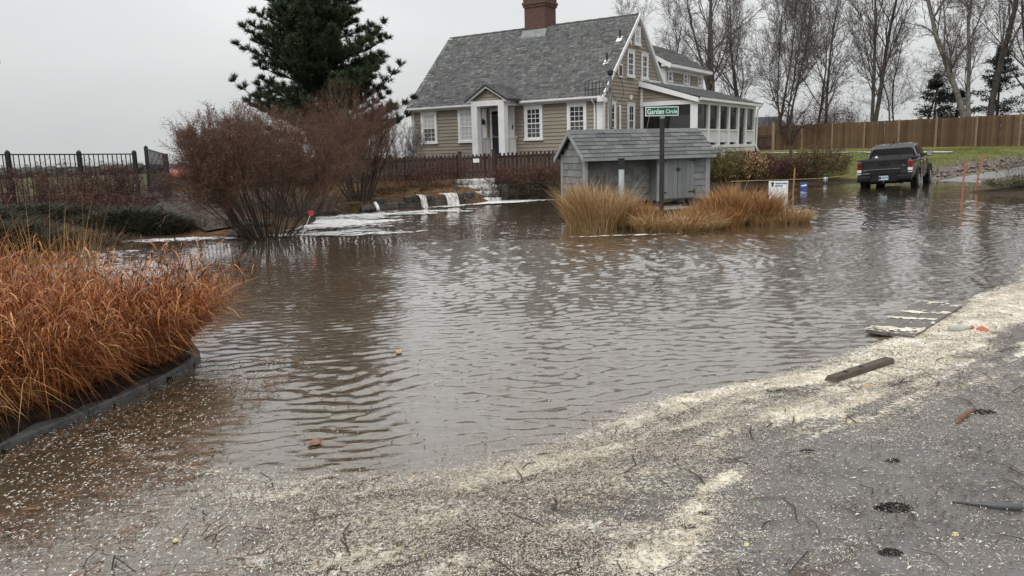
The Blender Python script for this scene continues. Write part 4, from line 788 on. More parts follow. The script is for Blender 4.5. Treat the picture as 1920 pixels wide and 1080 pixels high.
# ---- antenna mast behind the shed
am = thing('antenna_mast', 'slim grey mast with black comb antenna and cable loop behind the shed', 'antenna', (3.07, 23.6, 0))
m = MB(); m.tube([(0, 0, -.3), (0, 0, 3.9)], .046, 12); m.build('mast', pm('dark_galvanised', [(.07, .078, .08), (.12, .13, .132)], .5, 5, metal=.3), am, smooth=True)
m = MB(); m.lathe([(.05, 3.82), (.085, 3.86), (.09, 3.96), (.04, 4.02)], (0, 0, 0), 10); m.build('weatherhead', BLACK, am)
m = MB(); m.tube([(-.75, .1, 3.42), (-.02, -.06, 3.50)], .018, 6); an = m.build('antenna_boom', BLACK, am)
for i in range(7):
    x = -.74+i*.105; m = MB(); m.tube([(x, .1-(i*.02), 3.24+i*.006), (x, .1-(i*.02), 3.66+i*.006)], .013, 5); m.build('antenna_element', BLACK, an)
m = MB(); m.tube([(-.74, .1, 3.30), (-.1, -.05, 3.34)], .008, 5); m.tube([(-.74, .1, 3.6), (-.1, -.05, 3.64)], .008, 5); m.build('antenna_rail', BLACK, an)
m = MB(); m.box((-.12, -.1, 3.45), (-.03, -.03, 3.55)); m.build('clamp', LEAD, am)
m = MB(); m.tube([(.06, -.05, 3.95), (.2, -.1, 3.85), (.34, -.1, 3.6), (.38, -.1, 3.3), (.3, -.1, 3.1), (.16, -.08, 3.08), (.06, -.06, 3.3)], .011, 6); m.build('cable', BLACK, am)

# ================================================================== FENCES
def iron_run(t_, a, b_, z0, z1, pitch=.125):
    a = Vector(a); b_ = Vector(b_); L = (b_-a).length; d = (b_-a)/L; az = math.atan2(d.y, d.x)
    pk = MB(); pk.box((-.011, -.011, 0), (.011, .011, 1)); pk = pk.mesh('picket', BLACK)
    zb = lambda f: z0[0]+(z0[1]-z0[0])*f; zt = lambda f: z1[0]+(z1[1]-z1[0])*f
    for h_ in (.10, -.02):
        m = MB(); m.bar((a.x, a.y, (zb(0)+.1 if h_ > 0 else zt(0))), (b_.x, b_.y, (zb(1)+.1 if h_ > 0 else zt(1))), .028, .035); m.build('rail', BLACK, t_)
    n = int(L/pitch)
    for i in range(1, n):
        f_ = i/n; p = a+d*L*f_; inst('picket', pk, t_, (p.x, p.y, zb(f_)+.02), (0, 0, az), (1, 1, zt(f_)-zb(f_)-.02))
def post(t_, x, y, z0, z1, w=.09):
    m = MB(); m.box((x-w/2, y-w/2, z0), (x+w/2, y+w/2, z1)); m.lathe([(w*.72, z1), (w*.72, z1+.025), (.012, z1+.07)], (x, y, 0), 4); m.build('post', BLACK, t_)
fe = thing('iron_fence', 'black iron picket fence along the top of the planted bank', 'fence')
pts_ = [(-16.6, 16.6), (-14.9, 18.8), (-13.3, 20.9), (-12.2, 22.35), (-11.25, 23.65)]; tops = [1.98, 1.97, 1.95, 1.92, 1.90]
for k in range(4): iron_run(fe, (*pts_[k], 0), (*pts_[k+1], 0), (.55, .6), (tops[k], tops[k+1]))
for p, z in zip(pts_, tops): post(fe, *p, .3, z+.05, .10)
iron_run(fe, (-10.05, 24.9, 0), (-7.6, 27.2, 0), (.6, .7), (1.86, 1.86)); post(fe, -10.05, 24.9, .3, 1.96); post(fe, -7.6, 27.2, .4, 1.93)
ga = thing('iron_gate', 'black iron gate standing open beside the bare brown shrub', 'gate')
post(ga, -11.02, 23.95, .3, 2.08); iron_run(ga, (-10.97, 23.88, 0), (-9.92, 22.7, 0), (.62, .58), (2.04, 1.86), .11); m = MB(); m.bar((-9.9, 22.68, .45), (-9.9, 22.68, 1.88), .11); m.build('gate_stile', BLACK, ga)
# coloured float seen through the gate
bf = thing('garden_float', 'red and yellow rounded float lying on the grass beyond the iron gate', 'buoy', (-11.2, 26.6, tz(-11.2, 26.6)+.45), .3)
m = MB(); m.lathe([(.04, -.55), (.17, -.45), (.2, 0), (.15, .28)], (0, 0, 0), 14); o = m.build('red_half', pm('red_float', [(.40, .10, .07), (.48, .16, .11)], .4), bf, smooth=True); o.rotation_euler = (0, math.pi/2, 0)
m = MB(); m.lathe([(.15, .28), (.16, .4), (.12, .55), (.03, .6)], (0, 0, 0), 14); o = m.build('yellow_half', pm('yellow_float', [(.75, .5, .08), (.8, .58, .12)], .4), bf, smooth=True); o.rotation_euler = (0, math.pi/2, 0)
m = MB(); m.box((-.5, -.18, -.5), (.3, .18, -.16)); m.build('cradle', STONE, bf)

# dark picket fence and gate before the house
pf = thing('picket_fence', 'dark brown wooden picket fence in front of the house', 'fence')
def pick_run(t_, a, b_, zb, zt, skip=None, pitch=.145, w=.085, name='picket'):
    a = Vector(a); b_ = Vector(b_); L = (b_-a).length; d = (b_-a)/L; az = math.atan2(d.y, d.x)
    m = MB(); m.prism([(-w/2, 0), (w/2, 0), (w/2, .93), (w/2-.02, 1), (-w/2+.02, 1), (-w/2, .93)], 'y', -.012, .012); pk = m.mesh('picket', PICKET)
    n = int(L/pitch); rg = random.Random(int(L*10))
    for i in range(n):
        f_ = (i+.5)/n; p = a+d*L*f_; z0 = zb[0]+(zb[1]-zb[0])*f_; z1 = zt[0]+(zt[1]-zt[0])*f_
        inst(name, pk, t_, (p.x, p.y, z0), (0, rg.uniform(-.015, .015), az), (1, 1, z1-z0+rg.uniform(-.012, .012)))
    for k in (.2, .82):
        m = MB(); nrm = Vector((-d.y, d.x, 0))*.04; m.bar((a.x+nrm.x, a.y+nrm.y, zb[0]+(zt[0]-zb[0])*k), (b_.x+nrm.x, b_.y+nrm.y, zb[1]+(zt[1]-zb[1])*k), .04, .09); m.build('rail', PICKET, t_)
def wpost(t_, x, y, z0, z1, w=.13, mat=PICKET):
    m = MB(); m.box((x-w/2, y-w/2, z0), (x+w/2, y+w/2, z1)); m.box((x-w/2-.015, y-w/2-.015, z1), (x+w/2+.015, y+w/2+.015, z1+.03)); m.build('post', mat, t_)
pick_run(pf, (-9.6, 26.6, 0), (-4.2, 27.75, 0), (.66, .74), (1.50, 1.58)); pick_run(pf, (-4.2, 27.75, 0), (-1.78, 28.25, 0), (.74, .78), (1.58, 1.62))
pick_run(pf, (-.52, 28.5, 0), (2.6, 29.1, 0), (.80, .85), (1.64, 1.70)); pick_run(pf, (2.6, 29.1, 0), (6.5, 29.9, 0), (.85, .6), (1.70, 1.70))
for x, y, z in ((-9.6, 26.6, 1.55), (-6.8, 27.2, 1.6), (-4.2, 27.75, 1.64), (-1.75, 28.25, 1.70), (-.55, 28.5, 1.74), (2.6, 29.1, 1.74), (6.5, 29.9, 1.74)): wpost(pf, x, y, .3, z)
pg = thing('picket_gate', 'dark wooden picket gate with small white notice above the steps', 'gate')
pick_run(pg, (-1.66, 28.22, 0), (-.64, 28.43, 0), (.80, .82), (1.60, 1.64))
m = MB(); m.box((-1.28, 28.20, 1.32), (-1.06, 28.215, 1.46)); m.build('notice', WHITE, pg)

# tall cedar board fence across the lawn
cf = thing('board_fence', 'tall brown cedar board fence across the back of the lawn', 'fence')
FA = Vector((36.0, 38.6, 0)); FB = Vector((19.7, 62.0, 0)); FL = (FB-FA).length; fd = (FB-FA)/FL; faz = math.atan2(fd.y, fd.x)
m = MB(); m.prism([(-.0725, 0), (.0725, 0), (.0725, 1.80), (.05, 1.84), (-.05, 1.84), (-.0725, 1.80)], 'y', -.01, .01); pk = m.mesh('board', CEDAR); rg = random.Random(9); nb = int(FL/.151)
for i in range(nb):
    p = FA+fd*FL*(i+.5)/nb; z = 1.22; inst('board', pk, cf, (p.x, p.y, z+rg.uniform(-.01, .015)), (0, rg.uniform(-.006, .006), faz+math.pi+rg.uniform(-.03, .03)), (1, 1, 1.0))
nrm = Vector((-fd.y, fd.x, 0))
for i in range(int(FL/2.45)+1):
    p = FA+fd*min(FL, i*2.45)+nrm*(.08); m = MB(); m.box((p.x-.05, p.y-.05, .7), (p.x+.05, p.y+.05, 3.10)); m.build('post', CEDARP, cf)
for z in (1.5, 2.75):
    m = MB(); a_, b_ = FA-nrm*.05, FB-nrm*.05; m.bar((a_.x, a_.y, z), (b_.x, b_.y, z), .05, .09); m.build('rail', CEDAR, cf)
FC = Vector((14.0, 66.0, 0)); d2 = (FC-FB); n2 = int(d2.length/.151); az2 = math.atan2(d2.y, d2.x)
for i in range(n2):
    p = FB+d2*(i+.5)/n2; inst('board', pk, cf, (p.x, p.y, 1.22+rg.uniform(-.01, .015)), (0, 0, az2+math.pi), (1, 1, 1.0))
lg = thing('low_wood_gate', 'low dark wooden gate panel by the porch end, before the cedar fence', 'gate', (17.3, 54.5, tz(17.3, 54.5)), .05)
for i in range(9):
    m = MB(); m.box((-1+i*.22, -.012, .05), (-1+i*.22+.2, .012, 1.05)); m.build('board', PICKET, lg)
for z in (.2, .9):
    m = MB(); m.box((-1.02, -.05, z), (1.0, -.014, z+.1)); m.build('rail', PICKET, lg)
for x in (-1.1, 1.05):
    m = MB(); m.box((x-.07, -.07, -.3), (x+.07, .07, 1.9)); m.build('post', CEDARP, lg)

# ================================================================== BANK: STEPS, WALL, CASCADES, PATH, STONES
rw_ = thing('retaining_wall', 'low dark stone retaining wall with water spilling over it', 'wall')
wl = [(-4.15, 23.95), (-3.3, 24.45), (-2.45, 24.95), (-1.55, 25.5), (-1.3, 26.35)]; rg = random.Random(2)
for (ax, ay), (bx, by) in zip(wl[:-1], wl[1:]):
    L = math.hypot(bx-ax, by-ay); az = math.atan2(by-ay, bx-ax)
    for c in range(3):
        x = -.0-rg.random()*.15*c
        while x < L-.02:
            w_ = rg.uniform(.22, .5); p0, p1 = max(0, x), min(L, x+w_); x += w_+.012
            if p1-p0 < .06 or (c == 2 and rg.random() < .35): continue
            m = MB(); j = rg.uniform(-.02, .02); m.box((p0, -.12+j, -.16+c*.18), (p1, .16+j, -.16+c*.18+.172)); o = m.build('stone', STONE, rw_, bevel=.015); o.location = (ax, ay, 0); o.rotation_euler = (0, 0, az)
st = thing('stone_steps', 'concrete garden steps awash with falling water below picket gate', 'steps', (-.98, 26.75, 0), math.radians(14))
for k in range(4):
    m = MB(); m.box((-.72, k*.33, -.3), (.72, k*.33+.6, .09+k*.21)); m.build('step', CONC, st, bevel=.02)
for x in (-.84, .84):
    m = MB(); m.box((x-.11, -.1, -.3), (x+.11, 1.4, .55)); m.build('cheek_wall', STONE, st, bevel=.03)
CASC = pm('rushing_white_water', [(.22, .20, .17), (.58, .56, .53), (.80, .79, .77)], .35, 5, vary=.35, stretch=(3, 1, 1), bump=.8, bscale=12, bdist=.04)
xs = np.linspace(-.71, .71, 40); prof = []
for k in range(3, -1, -1):
    z = .10+k*.21; y1 = k*.33; prof += [(y1+.30, z+.025), (y1+.12, z+.03), (y1+.0, z+.035), (y1-.05, z+.0), (y1-.075, z-.10)]
prof += [(-.09, .02), (-.3, .012)]; prof = np.array(prof)
X = np.repeat(xs[None], len(prof), 0); Yp = np.repeat(prof[:, :1], 40, 1)+(fbm(X*9, prof[:, :1]*3+0*X)-.5)*.10; Zp = np.repeat(prof[:, 1:], 40, 1)+(fbm(X*13+5, prof[:, 1:]*11+0*X)-.5)*.05
cs = fast('cascade', np.stack([X, Yp, Zp], -1).reshape(-1, 3), grid_faces(40, len(prof)), CASC, smooth=True); cs.location = st.location; cs.rotation_euler = st.rotation_euler; tag(cs, 'white water cascading down the garden steps', 'waterfall')
for k, (x, y, w_, lb) in enumerate(((-2.85, 24.6, .24, 'thin sheet of water spilling over the wall farthest from the steps'), (-1.98, 25.12, .40, 'sheet of water spilling over the wall next to the steps'))):
    az = math.atan2(.5, .86); n = 16; pr = [(.25, .40), (.0, .402), (-.14, .39), (-.22, .30), (-.27, .15), (-.30, .0), (-.4, -.0)]
    X = np.linspace(-w_/2, w_/2, n)[None].repeat(len(pr), 0); P_ = np.array(pr); Yp = P_[:, :1]+(fbm(X*14+k*9, 0*X)-.5)*.12; Zp = P_[:, 1:]+0*X+.012*np.sin(X*40); X = X+P_[:, :1]*-.15
    c_ = fast('spill', np.stack([X, Yp, Zp], -1).reshape(-1, 3), grid_faces(n, len(pr)), CASC, smooth=True); c_.location = (x, y, 0); c_.rotation_euler = (0, 0, az); tag(c_, lb, 'waterfall', 'spills over the retaining wall')
# garden path (ribbon on the bank)
PATHM = pm('wet_path', [(.05, .042, .035), (.10, .086, .072)], .75, 5, spec=.2, vary=.35, bump=.4)
pc = [(-10.2, 23.8), (-9.3, 22.0), (-8.4, 20.3), (-7.4, 18.9), (-6.5, 18.0)]; V = []
for i, (x, y) in enumerate(pc):
    a_ = pc[max(0, i-1)]; b_ = pc[min(len(pc)-1, i+1)]; d = Vector((b_[0]-a_[0], b_[1]-a_[1], 0)).normalized(); n_ = Vector((-d.y, d.x, 0))
    for s in (-.6, -.2, .2, .6): q = (x+n_.x*s, y+n_.y*s); V.append((q[0], q[1], tz(*q)+.05))
p_ = fast('garden_path', V, grid_faces(4, len(pc)), PATHM, smooth=True); tag(p_, kind='structure')
rg = random.Random(12); k = 0
for i in range(26):
    f_ = rg.random()*(len(pc)-1); j = min(int(f_), len(pc)-2); x = pc[j][0]+(pc[j+1][0]-pc[j][0])*(f_-j); y = pc[j][1]+(pc[j+1][1]-pc[j][1])*(f_-j); s = rg.choice((-1, 1))*rg.uniform(.62, .8)
    inst('edge_stone', rg.choice(rk), p_, (x+s*.85, y+s*.5, tz(x+s*.85, y+s*.5)+.04), (0, 0, rg.uniform(0, 6)), (rg.uniform(.2, .4), rg.uniform(.16, .3), .2))
# lawn footpath and wet driveway
def ribbon(name, pts, wd_, mat, dz):
    V = []
    P2 = []
    for (ax, ay), (bx, by) in zip(pts[:-1], pts[1:]):
        for k in range(12): P2.append((ax+(bx-ax)*k/12, ay+(by-ay)*k/12))
    P2.append(pts[-1])
    for i, (x, y) in enumerate(P2):
        a_ = P2[max(0, i-1)]; b_ = P2[min(len(P2)-1, i+1)]; d = Vector((b_[0]-a_[0], b_[1]-a_[1], 0)).normalized(); n_ = Vector((-d.y, d.x, 0))
        for s in np.linspace(-.5, .5, 9): q = (x+n_.x*s*wd_, y+n_.y*s*wd_); V.append((q[0], q[1], tz(*q)+dz))
    return tag(fast(name, V, grid_faces(9, len(P2)), mat, smooth=True), kind='structure')
ribbon('footpath', [(12.4, 46.5), (16, 46.2), (20, 45.2), (24.5, 43.2)], .9, pm('pale_concrete_path', [(.44, .43, .41), (.54, .53, .51)], .7, 3), .05)
WETDR = pm('wet_driveway', [(.21, .21, .212), (.30, .30, .302)], .3, 3, spec=.5, vary=.3, bump=.1)
ribbon('driveway', [(18.2, 30.2), (21.5, 32.6), (26, 35.6), (34, 40)], 4.2, WETDR, .02)
# kerb and planting bed at lower left
kb = tag(D.objects.new('kerb', None), kind='structure'); COL.objects.link(kb)
kc = [(-3.75, 2.9), (-3.4, 3.55), (-3.06, 4.35), (-2.86, 5.0), (-2.72, 5.6), (-2.66, 6.15), (-2.72, 6.55), (-2.95, 6.95), (-3.4, 7.3), (-4.0, 7.6), (-5.0, 7.9), (-6.5, 8.1)]
for k in range(len(kc)-1):
    (ax, ay), (bx, by) = kc[k], kc[k+1]; d = Vector((bx-ax, by-ay, 0)); L = d.length; az = math.atan2(d.y, d.x)
    m = MB(); m.hexa([(0, 0, -.25), (L-.006, 0, -.25), (L-.006, .15, -.25), (0, .15, -.25), (0, .012, .062), (L-.006, .012, .062), (L-.006, .15, .066), (0, .15, .066)])
    o = m.build('kerb_stone', GRANITE, kb, bevel=.012); o.location = (ax, ay, 0); o.rotation_euler = (0, 0, az)
xs = np.arange(-8, -2.4, .12); ys_ = np.arange(1.5, 8.6, .12); X, Yg = np.meshgrid(xs, ys_); dd, ss, _ = seg_dist(X, Yg, kc); ins = np.where((ss < 0), dd, -dd)
Z = np.where(ins > .02, .05+.16*np.clip(ins/1.0, 0, 1)+.05*fbm(X*3, Yg*3), -.25)
bed = fast('planting_bed', np.stack([X, Yg, Z], -1).reshape(-1, 3), grid_faces(len(xs), len(ys_)), SOIL, smooth=True); tag(bed, kind='structure')
# stones, pot and drain pipe on the bank
for k, (x, y, s, lb) in enumerate(((-5.25, 22.8, .5, 'dark wet rock at the water edge left of the yellow pot'), (-4.35, 23.75, .55, 'dark wet rock where the retaining wall begins'), (-6.0, 16.9, .5, 'flat dark rock in the foam beside the bare shrub'), (-5.75, 22.3, .42, 'small dark rock under the bare shrub on the bank'))):
    o = inst('rock', rk[k], None, (x, y, .06), (0, 0, k), (s, s*.8, s*.6)); tag(o, lb, 'rock')
po = thing('pot', 'mossy yellow pot at the foot of the bank', 'pot', (-4.72, 23.6, .0)); m = MB(); m.lathe([(.12, -.05), (.17, .22), (.2, .24), (.2, .30), (.17, .30), (.15, .2), (.02, .18)], (0, 0, 0), 14); m.build('body', pm('mossy_yellow', [(.07, .058, .02), (.12, .095, .03)], .7, 6), po)
dp = MB(); dp.tube([(-4.1, 23.7, .24), (-4.0, 23.45, .15), (-3.95, 23.3, .05)], .05, 12); tag(dp.build('drain_pipe', WHITE, smooth=True), 'short white drain pipe poking out of the bank into the foam', 'pipe')
mk = thing('driveway_marker', 'leaning white marker rod with round red reflector in the water', 'marker', (-4.5, 16.2, 0)); m = MB(); m.tube([(0, 0, -.2), (.32, .05, .50)], .008, 6); m.build('rod', WHITE, mk)
m = MB(); m.lathe([(.001, -.012), (.058, -.012), (.058, .012), (.001, .012)], (0, 0, 0), 18); o = m.build('reflector', pm('red_reflector', [(.55, .03, .04), (.65, .06, .06)], .3), mk); o.location = (.335, .04, .53); o.rotation_euler = (math.pi/2, 0, 0)
# orange and wooden stakes, yard signs, garden lamp
for k, (x, y, zt, dx, c, lb) in enumerate(((14.05, 24.1, 1.0, .03, (.36, .12, .055), 'short orange wooden stake standing in the water'), (15.7, 26.2, 1.18, .17, (.38, .14, .065), 'tall leaning orange wooden stake beside the driveway'), (9.92, 27.2, .82, .03, (.30, .18, .07), 'brown wooden stake standing between the two yard signs'))):
    m = MB(); m.bar((x, y, -.2), (x+dx, y, zt), .042, .03, (0, 1, 0)); m.bar((x+dx, y, zt), (x+dx*1.02, y, zt+.06), .02, .02, (0, 1, 0)); tag(m.build('stake', pm('stake_paint_%d' % k, [c, tuple(q*1.2 for q in c)], .7, 6)), lb, 'stake', 'marker stakes')
ys1 = thing('yard_sign', 'white yard sign with blue printing standing in the flood', 'sign', (9.3, 26.9, 0), math.radians(-12)); m = MB(); m.box((-.32, -.006, -.04), (.32, .006, .44)); m.build('panel', SIGNW, ys1)
BLUEI = pm('blue_ink', [(.03, .06, .22), (.05, .10, .3)], .5); DKI = pm('dark_ink', [(.02, .04, .03), (.04, .07, .05)], .5); m = MB(); rg = random.Random(4)
for z, h_, x0, x1 in ((.33, .055, -.10, .27), (.25, .055, -.10, .12)):
    x = x0
    while x < x1: w_ = rg.uniform(.018, .04); m.box((x, -.0095, z), (x+w_, -.0065, z+h_*rg.uniform(.7, 1))); x += w_+.008
m.build('print', BLUEI, ys1)['kind'] = 'stuff'; m = MB(); m.lathe([(.055, 0), (.03, .02), (.045, .09), (.075, .14), (.02, .15)], (-.2, 0, .25), 7); o = m.build('emblem', DKI, ys1); o.scale = (1, .05, 1); o.location = (0, -.009, 0)
for x in (-.2, .2): m = MB(); m.tube([(x, .01, -.3), (x, .01, .3)], .006, 5); m.build('wire_leg', GREYM, ys1)
ys2 = thing('small_yard_sign', 'small blue yard sign beside the wooden stake in the flood', 'sign', (11.05, 29.2, 0), math.radians(-12)); m = MB(); m.box((-.13, -.006, .0), (.13, .006, .26)); m.build('panel', BLUEI, ys2)
m = MB(); m.hexa([(-.1, -.009, .1), (.1, -.009, .13), (.1, -.006, .13), (-.1, -.006, .1), (-.1, -.009, .15), (.1, -.009, .18), (.1, -.006, .18), (-.1, -.006, .15)]); m.build('print', SIGNW, ys2)
for x in (-.08, .08): m = MB(); m.tube([(x, .01, -.3), (x, .01, .2)], .006, 5); m.build('wire_leg', GREYM, ys2)
gl = thing('garden_lamp', 'silver garden lamp with black cap before the brown hedge', 'lamp', (13.35, 32.9, tz(13.35, 32.9)), 0); m = MB(); m.lathe([(.02, 0), (.02, .1), (.09, .14), (.11, .3), (.05, .34)], (0, 0, 0), 12); m.build('globe', pm('silver_globe', [(.5, .52, .55), (.62, .64, .66)], .3, metal=.5), gl, smooth=True)
m = MB(); m.lathe([(.13, .34), (.12, .4), (.03, .46)], (0, 0, 0), 12); m.build('cap', BLACK, gl)
rp_ = MB(); rp_.tube([(9, 31.7, .25), (11, 32.3, .23), (13, 32.8, .22), (14.2, 33.0, .3), (14.9, 33.2, .5)], .014, 5); tag(rp_.build('rope', TAN), 'slack pale rope strung low in front of the brown hedge', 'rope')
bo = thing('black_bollard', 'black post at the edge of the driveway bed', 'post', (18.05, 27.0, .0)); m = MB(); m.lathe([(.07, -.2), (.07, .75), (.10, .77), (.10, .82), (.06, .84), (.06, .98), (.1, 1.0), (.1, 1.1), (.02, 1.16)], (0, 0, 0), 12); m.build('shaft', BLACK, bo)
# lantern on a post beside the camera, mostly outside the picture
lp = thing('lamp_post', 'dark lantern on a post at the upper corner of the view', 'lamp', (-2.78, 4.0, 0)); m = MB(); m.tube([(-1.6, -.5, -.2), (-1.6, -.5, 2.75)], .05, 10); m.build('post', BLACK, lp)
m = MB(); m.tube([(-1.6, -.5, 2.7), (-.2, -.06, 2.72), (0, 0, 2.6), (0, 0, 2.38)], .022, 8); m.build('arm', BLACK, lp)
m = MB(); m.lathe([(.13, 2.0), (.24, 2.19), (.24, 2.195)], (0, 0, 0), 4); o = m.build('glass', pm('lantern_glass', [(.32, .31, .3), (.4, .39, .38)], .25), lp)
m = MB(); m.lathe([(.262, 2.195), (.262, 2.21), (.12, 2.34), (.03, 2.4)], (0, 0, 0), 4); m.build('hood', BLACK, lp)

# ================================================================== PLANTS
def clump(name, label, group, cx, cy, rx, ry, n, hr, mat, seed, lean=(.15, .7), droop=(.0, .4), w=(.0025, .006), zb=None, outward=.75, seg=4, rot=0., cat='grass', leafy=False):
    rg = np.random.default_rng(seed); a = rg.random(n)*6.283; r = np.sqrt(rg.random(n)); u, v = r*np.cos(a)*rx, r*np.sin(a)*ry
    x = cx+u*math.cos(rot)-v*math.sin(rot); y = cy+u*math.sin(rot)+v*math.cos(rot); z = terrain(x, y) if zb is None else np.full(n, zb); z = np.maximum(z, -.1)-.03
    K = 16; kc_ = rg.random((K, 2)); ka = kc_[:, 0]*6.283; kr = np.sqrt(kc_[:, 1])*.85; kx = cx+kr*np.cos(ka)*rx*math.cos(rot)-kr*np.sin(ka)*ry*math.sin(rot); ky = cy+kr*np.cos(ka)*rx*math.sin(rot)+kr*np.sin(ka)*ry*math.cos(rot)
    ki = np.argmin((x[:, None]-kx)**2+(y[:, None]-ky)**2, 1); pull = .35; x = x+(kx[ki]-x)*pull; y = y+(ky[ki]-y)*pull; kh = rg.uniform(.78, 1.22, K)     # blades gather into tufts of their own height
    az = np.where(rg.random(n) < outward, np.arctan2((y-ky[ki])*1.2+(y-cy)*.6, (x-kx[ki])*1.2+(x-cx)*.6)+rg.normal(0, .45, n), rg.random(n)*6.283)
    tuft = fbm(x*2.6+seed, y*2.6, 2); hh = rg.uniform(*hr, n)*(1-.25*r)*np.clip(.72+.75*tuft, .6, 1.3)*kh[ki]*np.where(rg.random(n) < .1, 1.28, 1); le = rg.uniform(*lean, n)*(.4+r)
    V, Fc = blades(np.stack([x, y, z], 1), hh, az, le, rg.uniform(*droop, n), rg.uniform(*w, n), seg, rg)
    t_ = thing(name, label, cat, (0, 0, 0), 0, group); t_['kind'] = 'thing'
    if leafy:     # broad flag leaves hanging from the upper stems
        k = rg.integers(0, n, int(n*.42)); f_ = rg.uniform(.45, .95, len(k)); hz = np.stack([np.cos(az[k]), np.sin(az[k])], 1); P = np.stack([x[k]+hz[:, 0]*hh[k]*le[k]*f_**1.5, y[k]+hz[:, 1]*hh[k]*le[k]*f_**1.5, z[k]+hh[k]*f_*.93], 1)
        V, Fc = join((V, Fc), blades(P, rg.uniform(.10, .24, len(k)), az[k]+rg.normal(0, 1.0, len(k)), rg.uniform(.5, 1.3, len(k)), rg.uniform(.6, 1.7, len(k)), rg.uniform(.003, .0075, len(k)), seg, rg))
    fast('blades', V, Fc, mat, t_)['kind'] = 'stuff'; return t_
GG = 'rust-orange grasses behind the kerb'
clump('ornamental_grass', 'big rust-orange grass clump at the left edge behind the kerb', GG, -4.5, 6.2, .95, .95, 9000, (.6, 1.1), ORANGE, 1, (.15, .85), (.05, .7), (.002, .0045), .12, leafy=True)
clump('ornamental_grass', 'rust-orange grass clump drooping over the kerb at its rounded end', GG, -3.2, 6.3, .46, .62, 9500, (.55, .95), ORANGE, 2, (.3, .95), (.2, .9), (.002, .0045), .12, leafy=True)
clump('ornamental_grass', 'rust-orange grass clump hanging over the middle of the kerb', GG, -3.38, 5.5, .40, .58, 7000, (.5, .9), ORANGE, 13, (.3, .95), (.2, .9), (.002, .0045), .1, leafy=True)
clump('ornamental_grass', 'low rust-orange grass clump nearest the camera with straw lying over kerb', GG, -3.78, 4.85, .5, .5, 5400, (.4, .8), ORANGE, 3, (.3, 1.0), (.2, .95), (.002, .0045), .1, leafy=True)
clump('plume_grass', 'pale golden grass plumes rising behind the rust-orange grass', 'pale plumes', -4.65, 7.6, .55, .3, 420, (.7, 1.1), PLUME, 4, (.05, .3), (.0, .15), (.003, .007), .12)
clump('straw_tuft', 'limp tan straw trailing over the kerb at the left edge', 'straw', -3.45, 4.55, .16, .2, 260, (.35, .6), TAN, 5, (.7, 1.3), (.5, .9), (.002, .004), .1)
# dark seed-head stalks
def stalks(name, label, cx, cy, r, n, hr, mat, seed, zb, bud=BUD, cat='plant', bs=.014):
    t_ = thing(name, label, cat, (cx, cy, zb)); rg = random.Random(seed); out = []; tips = []
    cfg = dict(seg=[5, 3], wob=[.06, .12], up=[.02, .05], taper=[.4, .5], start=[.35, 1], kids=[.55, 0], ang=[(.4, .8), (0, 0)], ratio=[.35, .5], rr=[.6, .6], rmin=.0018)
    for i in range(n):
        a = rg.uniform(0, 6.28); q = r*math.sqrt(rg.random()); grow(rg, (q*math.cos(a), q*math.sin(a), -.05), _norm((.3*math.cos(a), .3*math.sin(a), 1)), rg.uniform(*hr), .004, 0, cfg, out, tips)
    segs_obj('stems', out, mat, t_, 3); V, Fc = flakes(np.array(tips), bs, .8); fast('seed_heads', V, Fc, bud, t_)['kind'] = 'stuff'; return t_
stalks('seedhead_plant', 'thin dark stalks with seed heads beside the rust-orange grass', -3.35, 6.85, .36, 55, (.6, .98), TWIGD, 31, .1, TWIGD)
# island grasses
IG = 'dry grasses round the shed'
clump('island_grass', 'tall tan dry grass at the left end of the island', IG, 1.85, 17.3, .85, 1.3, 7500, (.35, 1.15), TAN, 6, (.05, .6), (.0, .3), (.003, .008), .0, .5)
clump('island_grass', 'rusty dry grass before the pipe post', IG, 2.75, 17.1, .6, .9, 4200, (.25, .62), RUSTTAN, 7, (.1, .5), (.0, .4), (.003, .008), .0, .5)
clump('island_grass', 'low pale straw grass round the foot of the street sign', IG, 3.5, 16.2, 1.1, .75, 7000, (.16, .5), TAN, 8, (.2, .9), (.1, .7), (.003, .008), .0, .6)
clump('island_grass', 'rust-brown grass clump before the shed doors', IG, 4.5, 17.0, .8, 1.0, 6000, (.2, .58), RUSTTAN, 9, (.15, .6), (.05, .5), (.003, .008), .0, .6)
clump('island_grass', 'orange-tan grass clump bulging past the right corner of the shed', IG, 5.25, 17.7, .9, 1.1, 7600, (.3, .92), RUSTTAN, 10, (.15, .6), (.05, .45), (.003, .008), .0, .6)
clump('island_grass', 'low tan grass at the right tip of the island', IG, 5.9, 17.2, .85, .8, 5600, (.16, .5), TAN, 12, (.2, .8), (.1, .6), (.003, .008), .0, .6)
# bare stalks at the island's right tip
stalks('island_stalks', 'thin bare stalks rising at the right tip of the island', 6.25, 17.4, .4, 26, (.7, 1.1), TWIGD, 33, 0, TWIGD)
# island soil
xs = np.arange(.4, 7.4, .15); ys_ = np.arange(15.2, 23, .15); X, Yg = np.meshgrid(xs, ys_); e = ((X-3.6)/2.45)**2+((Yg-19.0)/2.6)**2
isl_m = fast('island', np.stack([X, Yg, np.where(e < 1, .14*(1-e)**.5, -.2)-.01], -1).reshape(-1, 3), grid_faces(len(xs), len(ys_)), SOIL, smooth=True); tag(isl_m, kind='structure')
